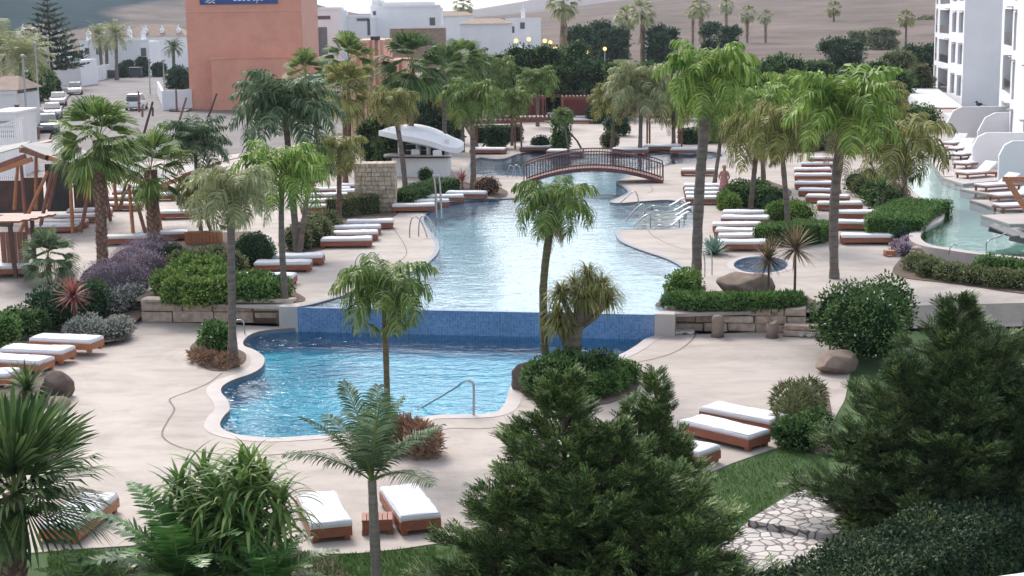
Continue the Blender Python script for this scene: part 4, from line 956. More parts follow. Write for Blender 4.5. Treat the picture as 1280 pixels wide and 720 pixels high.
def rubble():
    m=M['rockwall'].copy(); m.name='rubble_stone_block'
    for nd in m.node_tree.nodes:
        if nd.type=='VALTORGB' and len(nd.color_ramp.elements)==3:
            for e,c in zip(nd.color_ramp.elements,((.46,.37,.28,1),(.54,.44,.34,1),(.60,.51,.41,1))): e.color=c
    return m
M['rubble']=rubble()
rubble_tower()
# wall carrying the raised right hand pool
GZ=1.12
grn=catmull([Vector((p.x,p.y)) for p in px([(1096,196),(1110,208),(1126,224),(1146,243),(1168,256),(1180,265),(1178,275),(1164,283),(1152,291),(1152,300),(1165,307),(1195,312),(1230,317),(1340,328),(1400,328),(1400,236),(1300,222),(1190,214),(1165,195),(1150,180),(1110,176),(1090,184)],GZ)],closed=True,n=4)
oN=len(grn)
V,F=ribbon(grn+[grn[0]],0,-.42,GZ+.03,GZ+.03); mb=MB(); mb.add(V,F); V,F=ribbon(grn+[grn[0]],-.42,-.42,UP-.05,GZ+.03); mb.add(V,F); V,F=ribbon(grn+[grn[0]],0,0,UP+.01,GZ+.03); mb.add(V,F)
tag(mb.build('pool_surround',M['coping']),'pale curved kerb wall around the raised milky green hotel pool','pool wall')
Vg,Fg=fill(grn,z=UP+.06); mb=MB(); mb.add(Vg,Fg); o=mb.build('green_pool_basin',M['floor_green']); o['kind']='structure'
mb=MB(); mb.add([(v[0],v[1],GZ-.04) for v in Vg],Fg); o=mb.build('green_pool_water',M['water_green']); o['kind']='structure'
q0=P(1146,318,UP); q1=P(1200,345,UP-.0)
stone_wall('retaining_wall','rough brown stone facing below the milky green hotel pool',P(1140,322,UP),P(1212,334,UP),UP,.42,.4,8,rows=3,cw=.5)
# patios reaching into the green pool
for i,(a,b,c,d_) in enumerate((((1178,222),(1290,212),(1290,222),(1204,230)),((1200,236),(1290,232),(1290,243),(1236,243)),((1212,250),(1290,250),(1290,262),(1250,262)),((1226,269),(1290,266),(1290,280),(1262,280)))):
    pts=[Vector((p.x,p.y)) for p in px([a,b,c,d_],GZ+.02)]; mb=MB(); mb.prism(pts,UP+.07,GZ+.03); o=mb.build('patio',M['coping']); o['kind']='structure'
pts=[Vector((p.x,p.y)) for p in px([(1150,182),(1290,172),(1420,172),(1420,300),(1292,282),(1292,214),(1178,221)],GZ)]
sheet('patio',pts,M['coping'],GZ+.012,thick=.4)
# patio dividing walls
def patio_wall(x0,x1,yb,yt,label,ch=14):
    B=P(x0,yb,GZ); k=B.y/FPX; w=(x1-x0)*k; h=(yb-yt)*k; c=ch*k
    mb=MB(); prof=[(0,0),(w,0),(w,h*1.02),(c*1.1,h),(c*.45,h-c*.35),(0,h-c*1.3)]
    vs=[(x,-x*.18,z) for x,z in prof]+[(x,-x*.18+.22,z) for x,z in prof]; n=len(prof); mb.add(vs,[tuple(range(n)),tuple(range(n,2*n))[::-1]]+[(i,n+i,n+(i+1)%n,(i+1)%n) for i in range(n)])
    o=mb.build('patio_wall',M['white'],bevel=.02,loc=(B.x,B.y,GZ)); return tag(o,label,'patio wall',None)
patio_wall(1184,1262,172,134,'rear grey patio wall with clipped corner below the far hotel block')
patio_wall(1222,1275,182,141,'small stepped patio wall behind the nearer hotel block corner',18)
patio_wall(1215,1300,210,166,'middle grey patio wall with clipped corner beside the double lounger')
patio_wall(1248,1340,226,176,'nearest grey patio wall with clipped corner at the right edge')
# hotel blocks
def hotel(p0,p1,ztop,label,bays,endw=14,zb=.9):
    """p0: near corner px foot, p1: far corner px foot; bays (x0,x1,kind,z0,z1) measured from the near corner"""
    A=P(p0[0],p0[1],zb); B=P(p1[0],p1[1],zb); d=Vector((B.x-A.x,B.y-A.y)); L=d.length; t=thing('hotel_block',label,'building',(A.x,A.y,zb),math.atan2(d.y,d.x))
    H=ztop-zb; dep=endw; fh=3.0
    mb=MB(); mb.box((0,-dep,-1),(L,-1.0,H)); mb.build('wall',M['white'],t)
    mb=MB(); edges=[0]; 
    for b in bays: edges+= [b[0]*L,b[1]*L]
    edges.append(L)
    for i in range(0,len(edges),2): mb.box((edges[i],-.999,-1),(edges[i+1],0,H))
    nf=int(H/fh)+1
    for b in bays:
        for f in range(nf+1):
            z1=min(H,f*fh+.38+b[3]); z0=-1 if f==0 else (f-1)*fh+b[4]
            if z1>z0: mb.box((b[0]*L-.0,-.999,z0),(b[1]*L,-.001,z1))
    mb.build('facade',M['white'],t)
    for b in bays:
        x0,x1=b[0]*L,b[1]*L
        for f in range(nf):
            z0=f*fh+.38+b[3]; z1=min(H,f*fh+b[4])
            if z1-z0<.5: continue
            back=-.98 if b[2]=='l' else -.3
            m=MB(); m.box((x0+.02,back,z0+.02),(x1-.02,back+.06,z1-.02)); w=m.build('window',M['greyshade' if b[2]=='l' else 'glass'],t)
            if b[2]=='l':
                q=MB(); q.box((x0+.3,back+.065,z0+.05),((x0+x1)/2,back+.09,z1-.2)); q.build('pane',M['glass'],w); q=MB(); q.box((x0+.02,-.1,z0+.01),(x1-.02,-.07,z0+.8)); q.build('balustrade',M['glass'],t)
            q=MB(); q.box((x0-.1,.001,z1+.1),(x0+.9,.35,z1+.16)); q.build('ledge',M['greyshade'],t)
    mb=MB(); mb.box((-.1,-dep-.1,H+.001),(L+.1,.1,H+.3)); mb.build('roof',M['white'],t)
    return t
hotel((1202,130),(1166,114),16,'farther white hotel block with a blank grey end wall and loggias facing the pools',[(.04,.17,'w',.2,2.5),(.25,.38,'w',.2,2.5),(.48,.82,'l',0,2.75),(.9,.97,'l',0,2.75)],endw=22)
hotel((1300,232),(1247,172),15,'nearer white hotel block at the right edge with tall window slots',[(.28,.36,'w',0,2.5),(.60,.66,'w',-.2,2.5),(.70,.93,'l',0,2.7)],endw=14)
# low terrace in front of far block
mb=MB(); pts=[Vector((p.x,p.y)) for p in px([(1128,112),(1168,108),(1204,134),(1250,142),(1190,146),(1150,128)],1.6)]; mb.prism(pts,.5,1.6); tag(mb.build('terrace_wall',M['white2']),'low grey terrace in front of the farther hotel block','terrace')
mb=MB()
a=P(1150,156,UP); 
t=thing('slat_fence','brown upright slat fence left of the rear patio wall','fence',a)
mb=MB()
for i in range(22): mb.box((i*.16,0,0),(i*.16+.07,.04,1.4))
mb.build('slats',M['teak_light'],t); mb=MB(); mb.box((0,.04,1.2),(3.5,.07,1.3)); mb.box((0,.04,.2),(3.5,.07,.3)); mb.build('rail',M['teak'],t)
mb=MB(); q=P(1226,133,3.3); 
t=thing('black_bird','small black bird perched on the terrace edge','bird',at(1224,133,128)); mb=MB(); mb.ball((0,0,.18),(.28,.14,.14),10,7); mb.ball((-.22,0,.36),(.11,.1,.11),8,6); mb.bar((.2,0,.16),(.55,0,.08),.1,.03); mb.bar((-.32,0,.36),(-.42,0,.34),.03); mb.bar((0,.05,.1),(0,.05,-.02),.02); mb.bar((0,-.05,.1),(0,-.05,-.02),.02); mb.build('body',M['dark'],t,smooth=True)
# crossed beam and grey slatted roof at lower right
t=thing('timber_trellis','leaning orange timber beam trellis over the right hand patio loungers','trellis',P(1284,275,GZ))
mb=MB(); b0=t.location; 
def loc(x,y,Y): return at(x,y,Y)-b0
Yb=b0.y
mb.bar(loc(1258,223,Yb),loc(1286,268,Yb),.2,.2); mb.build('brace',M['teak_light'],t)
mb=MB(); mb.bar(loc(1288,222,Yb),loc(1288,275,Yb),.18,.18); mb.build('post',M['teak_light'],t)
mb=MB(); mb.bar(loc(1255,224,Yb),loc(1330,224,Yb+2),.16,.2); mb.build('beam',M['teak_light'],t)
pc=P(1250,322,UP)
t=thing('slatted_canopy','weathered grey slatted canopy jutting in at the lower right over the green pool','canopy',(pc.x,pc.y,UP)); mb=MB()
Yc=pc.y
pA=at(1248,287,Yc)-t.location; 
for i in range(12):
    o=Vector((i*.30,-i*.02,-i*.075)); mb.box((pA.x+o.x,pA.y-1.6+o.y,pA.z-.05+o.z),(pA.x+o.x+.27,pA.y+1.2+o.y,pA.z+o.z))
mb.build('slats',M['slate'],t); mb=MB()
for y in(-1.4,1.0): mb=MB(); mb.bar((pA.x-.05,pA.y+y,pA.z-.12),(pA.x+3.6,pA.y+y-.2,pA.z-1.0),.08,.16); mb.build('rafter',M['slate'],t)
mb=MB(); mb.bar((pA.x+2.4,pA.y-1.3,0),(pA.x+2.4,pA.y-1.3,pA.z-.7),.12); mb.build('post',M['slate'],t)
# ================================================================== rails
def rail(name,label,z,pts,r=.024,cat='handrail',Y=None,double=None):
    """pts: (px,py) all at the depth of the foot point; first point is a foot"""
    B=P(pts[0][0],pts[0][1],z); 
    t=thing(name,label,cat,B)
    W=[]
    for p in pts:
        W.append((at(p[0],p[1],B.y+(p[2] if len(p)>2 else 0))-B))
    mb=MB(); path=catmull(W,n=5) if len(W)>2 else W; mb.tube(path,r,8); mb.build('rail_tube',M['steel'],t,smooth=True)
    if double:
        dx,dy=double; mb=MB(); mb.tube([p+Vector((dx,dy,0)) for p in path],r,8); mb.build('rail_tube',M['steel'],t,smooth=True)
    return t
rail('pool_handrail','bent steel handrail going down into the front of the turquoise pool',0,[(592,519),(592.3,500),(592,482),(589,477),(583,476),(570,484,.5),(545,499,1.0),(522,512,1.5)],.028)
rail('pool_ladder','steel ladder loops at the left side of the upper pool, near the four loungers',UP,[(512,297),(512.5,283),(515,273),(520,271),(527,278),(534,296)],.028,'ladder',double=(.35,.35))
rail('pool_ladder','thin steel ladder at the front left edge of the upper pool, above the drooping palm',UP,[(455,343),(456,326),(461,317),(468,316),(476,328)],.022,'ladder',double=(-.3,-.3))
rail('shower_pole','pair of tall thin shower poles at the pool edge in front of the loungers',UP,[(552,272),(551,250),(550,232),(548,218)],.05,'shower',double=(-.22,0))
rail('pool_handrail','steel handrail on the upper left side of the curved pool steps',UP,[(775,254),(786,244),(793,239),(797,245),(798,254)],.03)
rail('pool_handrail','middle steel handrail among the curved pool steps',UP,[(782,277),(792,264),(803,255),(806,262),(806,272)],.03)
rail('pool_handrail','lowest steel handrail by the curved pool steps',UP,[(792,283),(803,272),(812,268),(813,276),(813,284)],.03)
rail('pool_handrail','looped steel handrail on the right rim of the curved pool steps',UP,[(842,256),(850,251),(858,256),(866,263),(870,270)],.03)
rail('pool_ladder','bent steel rails beside the tall palm trunk near the small round pool',UP,[(890,344),(890,326),(888,314),(882,310),(876,312),(876,324)],.022,'ladder',double=(-.3,-.4))
rail('pool_ladder','steel ladder in the far back pool next to the bar palm',UP,[(634,222),(635,212),(638,207),(643,210),(646,222)],.025,'ladder',double=(.3,.3))
rail('pool_handrail','steel handrail in the near end of the milky green pool',GZ,[(1233,317),(1233,305),(1237,300),(1248,296,.4),(1258,291,.8)],.025)
rail('pool_handrail','small steel handrail at the left end of the milky green pool',GZ,[(1186,318),(1188,309),(1192,305),(1196,307)],.02)
rail('pool_ladder','thin steel ladder behind the grey palm trunk at the turquoise pool',0,[(292,418),(292,405),(297,400),(304,402),(306,417),(307,430)],.022,'ladder')
# in-pool tiled recliners in the step bay
for i,y in enumerate((257,263,269,275,281)):
    A=P(798+i*3,y,UP-.03); t=thing('pool_recliner',['farthest','second farthest','middle','second nearest','nearest'][i]+' of the five wavy white recliners standing in the pool step bay','pool recliner',A,0,'wavy recliners in the pool bay'); k=A.y/FPX; L=[58,62,60,54,44][i]*k
    prof=[(0,-.22),(L*.15,-.16),(L*.3,.0),(L*.42,-.03),(L*.6,-.06),(L*.75,.08),(L*.9,.28),(L,.36)]; pr=catmull([Vector((x,0,z)) for x,z in prof],n=3); mb=MB(); n=len(pr)
    vs=[(p.x,-.12,p.z) for p in pr]+[(p.x,.12,p.z) for p in pr]+[(p.x,-.12,p.z-.05) for p in pr]+[(p.x,.12,p.z-.05) for p in pr]
    mb.add(vs,[f for j in range(n-1) for f in ((j,j+1,n+j+1,n+j),(2*n+j,3*n+j,3*n+j+1,2*n+j+1),(j,2*n+j,2*n+j+1,j+1),(n+j,n+j+1,3*n+j+1,3*n+j))]); mb.build('seat',M['signwhite'],t)
    for u in (.3,.9): mb=MB(); xx=L*u; mb.tube([(xx,0,-.55),(xx,0,-.06 if u<.5 else .2)],.03,6); mb.build('leg',M['steel'],t)
# lamps / stone bollards, pebbles, boulders
for (x,y,l) in ((897,421,'knobbly tan stone bollard in front of the stone wall, nearer the pool'),(965,422,'plain tan stone bollard in front of the stone wall, farther from the pool')):
    B=P(x,y,0); t=thing('stone_bollard',l,'bollard',B,0,'stone bollards before the wall'); mb=MB(); mb.tube([(0,0,0),(0,0,.2),(.01,0,.45),(0,0,.62 if x<900 else .42),(0,0,.66 if x<900 else .46)],[.2,.17,.19,.16,.08],12); mb.build('stone',M['rock'],t,smooth=True)
tot=[];ff=[]
mb=MB(); random.seed(5)
for i in range(110): x=random.uniform(832,866); y=random.uniform(411,418); p=P(x,y,0); mb.ball((p.x,p.y,.04),(.09,.07,.05),6,4,jit=.2)
o=mb.build('pebbles',M['pebble'],smooth=True); tag(o,'patch of white pebbles at the foot of the stone wall','pebbles',kind='stuff')
mb=MB()
for i in range(120): x=random.uniform(1000,1030); y=random.uniform(402,422); p=P(x,y,0); mb.ball((p.x,p.y,.06),(.1,.08,.06),6,4,jit=.2)
o=mb.build('pebbles',M['pebble'],smooth=True); tag(o,'white pebbles beside the flowering shrub','pebbles',kind='stuff')
boulder('boulder','large rounded brown boulder by the small round pool',(931,368),UP,(1.0,.65,.5),'rock',3)
boulder('boulder','tall tan boulder under the white flowered shrub',(1046,466),0,(.6,.5,.40),'rock',4,sink=.15)
boulder('boulder','dark brown boulder behind the cycad at the left edge',(70,497),0,(.5,.45,.48),'rock_dark',5)
boulder('boulder','small grey green rock below the dark boulder at the left edge',(72,511),0,(.35,.3,.22),'rock',6)
boulder('boulder','reddish boulder at the foot of the tall centre palm',(662,487),0,(.5,.45,.55),'rock_dark',7)
boulder('boulder','tan rock at the right end of the left stone wall',(357,402),0,(.45,.35,.3),'rock',8)
boulder('boulder','low pink rock beside the bench near the foot of the hedge behind',(200,382),UP-.35,(.3,.25,.16),'rock',9)
# planter box
q=P(255,304,UP); t=thing('wooden_planter','orange slatted wooden planter box behind the clipped ball','planter',q); k=q.y/FPX
mb=MB()
for i in range(10): mb.box((-.72+i*.145,-.25,0),(-.72+i*.145+.13,-.21,.5))
mb.build('slats',M['teak_light'],t); mb=MB(); mb.box((-.72,-.205,0),(.72,.3,.46)); mb.build('box',M['teak_light'],t); mb=MB(); mb.box((-.66,-.18,.46),(.66,.26,.48)); mb.build('soil',M['soil'],t)
# ================================================================== flagstone path, hedge wall bits
sheet('flagstone_path',[Vector((p.x,p.y)) for p in px([(1003,609),(1080,640),(1090,655),(1062,668),(1030,667),(965,655),(935,650)],.14)],M['flag'],.14,thick=.16)
sheet('flagstone_path',[Vector((p.x,p.y)) for p in px([(938,651),(968,656),(1030,668),(1070,666),(1090,690),(1000,760),(860,760),(870,712),(890,690)],0)],M['flag'],.012,thick=.05)
mb=MB(); q=P(1069,668,0); mb.box((-.17,-.2,0),(.17,.2,.5)); tag(mb.build('concrete_post',M['coping'],bevel=.02,loc=q),'short beige concrete post at the corner of the flagstone path','post')
A=at(1226,722,17.5); mb=MB(); mb.prism([(A.x,A.y-3),(A.x+3,A.y-3),(A.x+3,A.y+1.0),(A.x+1.1,A.y+.35),(A.x,A.y)],A.z-1.2,A.z+.0); tag(mb.build('white_parapet',M['white'],bevel=.03),'corner of a white parapet in the bottom right corner','parapet')
# ================================================================== buildings far
def boxthing(t,nm,x0,x1,y0,y1,z0,z1,mat):
    mb=MB(); mb.box((x0,y0,z0),(x1,y1,z1)); return mb.build(nm,M[mat],t)
def spa():
    A=P(238,136,UP); k=A.y/FPX; t=thing('spa_building','tall windowless terracotta building with a blue sign along its top','building',(A.x,A.y,UP)); W=(388-238)*k; H=at(238,-18,A.y).z-UP
    X=lambda p:(p-238)*k
    zt=lambda y: at(310,y,A.y).z-UP
    # main volume, slightly rotated so that its right flank shows
    mb=MB(); q=[(0,0),(X(380),0),(X(380)+.9,6),(X(380)-2,14),(-1,14)]; mb.prism(q,-.5,H); mb.build('wall',M['terracotta'],t)
    for y,m in ((13.5,'terra_light'),): boxthing(t,'cornice',-.03,X(380)+.03,-.05,0,zt(y)-.05,zt(y)+.05,m)
    mb=MB(); mb.add([(X(380)+.02,-.01,-.4),(X(380)+.96,6,-.4),(X(380)+.96,6,H),(X(380)+.02,-.01,H)],[(0,1,2,3)]); mb.build('flank_wall',M['terra_light'],t)  # right flank coloured paler than the front wall
    # lower projecting volume
    mb=MB(); mb.box((X(269),-1.3,-.5),(X(402),-.004,zt(73))); mb.build('annex_wall',M['terracotta'],t); boxthing(t,'annex_coping',X(268),X(286),-1.4,-1.1,zt(73)+.001,zt(73)+.12,'terra_light'); boxthing(t,'annex_coping',X(286)+.01,X(403),-1.36,-1.2,zt(73)+.001,zt(73)+.05,'terracotta')
    # blue sign
    s=boxthing(t,'sign_board',X(256),X(352),-.12,-.055,zt(5),zt(5)+1.75,'signblue')
    c=bpy.data.curves.new('lettering','FONT'); c.body='BLUE Spa'; c.size=1.12; c.extrude=.01; c.align_x='LEFT'
    o=bpy.data.objects.new('tmp',c); C.objects.link(o); bpy.context.view_layer.update(); me=bpy.data.meshes.new_from_object(o.evaluated_get(bpy.context.evaluated_depsgraph_get())); bpy.data.objects.remove(o)
    wd=max(v.co.x for v in me.vertices); sx=(X(334)-X(297))/wd
    l=obj('lettering',me,M['signwhite'],s,loc=(X(297),-.135,zt(5)+.33)); l.rotation_euler=(R_(90),0,0); l.scale=(sx,1.0,1)
    mb=MB()
    for i in range(3):
        xs=[X(263)+j*.11 for j in range(10)]; mb.tube([(x,-.14,zt(5)+.22+i*.24+.07*math.sin(j*1.3+i)) for j,x in enumerate(xs)],.055,5)
    mb.build('wave_emblem',M['signwhite'],s)
spa()
def spa_wing():
    A=P(430,182,UP); k=A.y/FPX; t=thing('spa_wing','peach terracotta wing with upright fins rising behind the fan palms','building',(A.x,A.y,UP)); X=lambda p:(p-430)*k; zt=lambda y: at(470,y,A.y).z-UP
    mb=MB(); mb.box((0,0,-.3),(X(460),5,zt(100))); mb.box((X(440),.3,-.3),(X(482),9,zt(50))); mb.box((X(482)+.001,.5,-.3),(X(508),8,zt(76))); mb.build('wall',M['terra_light'],t)
    for p,y in ((446,70),(454,60),(462,54),(469,50),(476,52),(484,74),(491,77),(498,77),(505,78)): mb=MB(); mb.box((X(p),.0 if p<482 else .1,-.2),(X(p)+.16,.299 if p<482 else .499,zt(y)+.1)); mb.build('fin',M['terra_light'],t)
    mb=MB(); mb.box((X(467),-.02,zt(50)),(X(478),.6,zt(50)+.25)); mb.build('vent',M['dark'],t)
    mb=MB(); mb.box((X(505),1,-.3),(X(540),6,zt(95))); mb.build('brown_wall',M['stone'],t)
spa_wing()
def house(name,label,x0,x1,yt,Y,mat='white',depth=9,wins=(),roof=None,extra=(),zb=.6,chim=0,cat='house',group=None):
    k=Y/FPX; b=P((x0+x1)/2,100,UP); A=at(x0,yt,Y); Bq=at(x1,yt,Y); H=A.z-zb; w=Bq.x-A.x
    t=thing(name,label,cat,(A.x,Y,zb),0,group)
    boxthing(t,'wall',0,w,0,depth,-.5,H,mat)
    boxthing(t,'parapet',-.08,w+.08,-.08,.16,H+.002,H+.3,'white')
    for (wx0,wx1,wy0,wy1) in wins:
        a=at(wx0,wy0,Y); c=at(wx1,wy1,Y); q=MB(); q.box((a.x-A.x-.06,-.06,c.z-zb-.06),(c.x-A.x+.06,-.004,a.z-zb+.06)); f=q.build('window',M['white2'],t); q=MB(); q.box((a.x-A.x,-.09,c.z-zb),(c.x-A.x,-.062,a.z-zb)); q.build('pane',M['glass'],f)
    if roof:
        rh=roof; mb=MB(); vs=[(-.3,-.3,H+.31),(w+.3,-.3,H+.31),(w+.3,depth+.3,H+.31),(-.3,depth+.3,H+.31),(w*.25,depth/2,H+.3+rh),(w*.75,depth/2,H+.3+rh)]; mb.add(vs,[(0,1,5,4),(1,2,5),(2,3,4,5),(3,0,4),(3,2,1,0)]); mb.build('roof',M['tile_roof'],t)
    for (ex0,ex1,ey,edx,m) in extra:
        a=at(ex0,ey,Y); c=at(ex1,ey,Y); boxthing(t,'upper_storey' if edx>=0 else 'terrace',a.x-A.x,c.x-A.x,max(edx,-9)+.01 if edx>=0 else -3.,depth-.2 if edx>=0 else -.01,-.5 if edx<0 else H+.01,a.z-zb,m)
    random.seed(int(x0)); 
    for i in range(chim):
        xx=w*(i+.5)/chim; mb=MB(); h0=H+.3; mb.box((xx-.35,1,h0),(xx+.35,1.7,h0+1.1)); mb.add([(xx-.45,.9,h0+1.1),(xx+.45,.9,h0+1.1),(xx+.45,1.8,h0+1.1),(xx-.45,1.8,h0+1.1),(xx,1.35,h0+1.9)],[(0,1,4),(1,2,4),(2,3,4),(3,0,4),(3,2,1,0)]); mb.ball((xx,1.35,h0+1.95),.16,6,5); mb.build('chimney',M['white'],t)
    return t
house('white_villa','large flat white villa with one tall dark window above the fan palms',463,550,10,205,wins=[(537,544,22,33),(458+8,470,14,19)],extra=[(476,540,3,1,'white2'),(463,474,0,2,'white2')])
house('white_villa','white villa wing with a bluish doorway left of the large flat villa',424,463,22,196,wins=[(459,463,24,44),(446,461,13+10,19+7)])
house('white_villa','white villa with grey slatted gate directly right of the terracotta building',385,425,13,188,wins=[(393,413,20,24)],extra=[(400,420,9,1,'white2')])
t=thing('slatted_gate','grey upright slatted panel between the terracotta building and the villa','gate',P(386,92,UP)); t.location=(at(386,70,170).x,170,.6)
mb=MB(); H=at(386,34,170).z-.6
for i in range(16): mb.box((i*.13,0,0),(i*.13+.09,.06,H))
mb.build('slats',M['greyshade'],t); boxthing(t,'backing',0,2.1,.08,.3,0,H-.02,'white')
house('stucco_wall_house','grey brown garden wall house in front of the large white villa',487,556,36,180,mat='stone',depth=4)
house('white_villa','white villa with low tan hipped roof right of the large villa',575,640,33,210,wins=[(574+1,582,52,64)],roof=.7,extra=[])
house('white_villa','distant white villa with dark balcony beside the tall skirted palm',632,676,25,260,wins=[(634,643,33,41),(650,656,28,36)],chim=1)
house('white_villa','small white house with tan roof between the two tall thin palms',552,592,22,300,roof=.8)
house('white_villa','long white house with pointed chimneys at the end of the street',100,186,53,268,wins=[(106,112,60,68),(120,127,60,68),(176,183,60,70)],chim=5)
house('white_villa','white house with tan roof and ornate chimneys at the street end',150,232,48,300,roof=2.2,chim=4)
house('white_villa','white house with carport behind the norfolk pine',68,100,76,225,wins=[(76,84,80,87)],chim=1)
house('white_villa','pale low house with turrets left of the norfolk pine',20,60,46,300,roof=2.,chim=3)
house('white_villa','low white house between the date palms at the left edge',-20,20,118,122,roof=1.0,mat='white2',depth=6)
for i,(x,w) in enumerate(((640,9),(650,9),(755,12),(768,10),(778,10),(807,9))):
    q=at(x,62,250); mb=MB(); mb.box((-.7,-.7,-7),(.7,.7,0)); mb.add([(-.8,-.8,0),(.8,-.8,0),(.8,.8,0),(-.8,.8,0),(0,0,.9)],[(0,1,4),(1,2,4),(2,3,4),(3,0,4)])
    tag(mb.build('garden_pavilion',M['white'],loc=q),['white chimney turret peeping over the trees left of the lamps','white chimney turret just left of the brightest lamp','white turret under the umbrella shaped pine','white turret between the umbrella pine and the palms','white turret behind the tall twin palms','white turret right of the tall twin palms'][i],'turret')
# garden lamps (lit)
m,t_,out=nt('lamp_glow'); e=N(t_,'Emission',Strength=1.3); e.inputs[0].default_value=(1,.60,.20,1); t_.links.new(e.outputs[0],out.inputs[0]); M['glow']=m
for i,(x,y) in enumerate(((645,51),(661,49),(681,51),(694,60),(733,65),(756,61),(688,53))):
    q=at(x,y,150+i*3); t=thing('globe_lamp',['leftmost glowing globe lamp above the trees','second glowing globe lamp from the left above the trees','third glowing globe lamp from the left above the trees','lowest amber globe lamp above the trees','amber globe lamp alone above the dark broad tree','rightmost glowing globe lamp above the trees','glowing globe lamp behind the low amber one'][i],'lamp',(q.x,q.y,.6),0,'glowing globe lamps')
    mb=MB(); mb.ball((0,0,q.z-.6),.2,12,8); mb.build('globe',M['glow'],t,smooth=True); mb=MB(); mb.tube([(0,0,0),(0,0,q.z-.6-.26)],.05,6); mb.build('pole',M['paint'],t)
# street lamps
for i,(xt,yt,xb,yb) in enumerate(((27,72,35,172),(41,56,50,151),(59,46,64,116),(111,70,113,100),(185,75,188,118),(207,77,207,136))):
    B=P(xb,yb,UP+.12); T=at(xt,yt,B.y)-B; t=thing('street_lamp',['tall grey lamp post nearest the left edge of the street','second tall grey lamp post along the left pavement','third tall grey lamp post before the norfolk pine','short lamp post by the white wall at the bend','thin post in the middle of the street beside the car','lamp post at the white gate beside the terracotta building'][i],'street lamp',B,0,'street lamps')
    mb=MB(); mb.tube([(0,0,0),(0,0,T.z)],[.10,.055],8); mb.build('pole',M['paint'],t); mb=MB(); mb.ball((0,0,T.z+.12),(.2,.2,.16),8,6); mb.build('lamp_head',M['paint'],t,smooth=True)
# garden wall with stepped panels on the left of the street
t=thing('garden_wall','white stepped garden wall of upright panels along the left pavement','wall',P(32,176,UP))
o0=t.location.copy(); L=[(30,178,112),(36,150,118),(42,138,112),(48,128,106),(55,120,104),(62,116,104),(68,112,100)]
for i in range(len(L)-1):
    a=P(L[i][0],L[i][1],UP)-o0; b=P(L[i+1][0],L[i+1][1],UP)-o0; h=1.35+.25*(i%2)
    for q in range(4):
        mb=MB(); p0=a.lerp(b,q/4); p1=a.lerp(b,(q+.86)/4); mb.bar(p0+Vector((0,0,(h+.12*(q%2))/2)),p1+Vector((0,0,(h+.12*(q%2))/2)),.22,h+.12*(q%2)); mb.build('panel',M['white'],t)
t=thing('garden_wall','white panelled wall on the far side of the street bend','wall',P(112,104,UP)); o0=t.location.copy()
for i in range(5):
    a=P(112+i*5.2,104-i*1.4,UP)-o0; b=P(112+i*5.2+4.4,104-i*1.4-1.2,UP)-o0; mb=MB(); mb.bar(a+Vector((0,0,1.1)),b+Vector((0,0,1.1)),.25,2.3+.2*(i%2)); mb.build('panel',M['white'],t)
for (x0,y0,x1,y1,h,l) in ((132,97,150,93,1.2,'low white wall beyond the bend of the street'),(150,92,200,91,1.9,'white wall with bushes at the end of the street'),(198,118,206,136,1.6,'low white wall end beside the pavement gate'),(204,138,240,136,2.0,'white wall joining the left corner of the terracotta building')):
    a=P(x0,y0,UP); b=P(x1,y1,UP); mb=MB(); mb.bar(Vector((0,0,h/2)),(b-a)+Vector((0,0,h/2)),.25,h); tag(mb.build('garden_wall',M['white'],loc=a),l,'wall')
# dustbins
for i,(x,y,s) in enumerate(((170,97,1.0),(142,98,.8),(76,108,.5))):
    B=P(x,y,UP); t=thing('waste_container',['large dark waste container in the road at the end of the street','dark container beside the white wall at the bend','small dark bin by the left pavement'][i],'bin',B,scale=s); mb=MB(); mb.prism([(-1,-.7),(1,-.7),(1,.7),(-1,.7)],.2,1.5); mb.build('body',M['bin'],t,bevel=.08); mb=MB(); mb.box((-1.05,-.75,1.51),(1.05,.75,1.7)); mb.build('lid',M['bin'],t,bevel=.05)
    for sx in(-.75,.75): mb=MB(); mb.tube([(sx,-.6,.12),(sx,-.5,.12)],.12,8); mb.build('wheel',M['dark'],t)
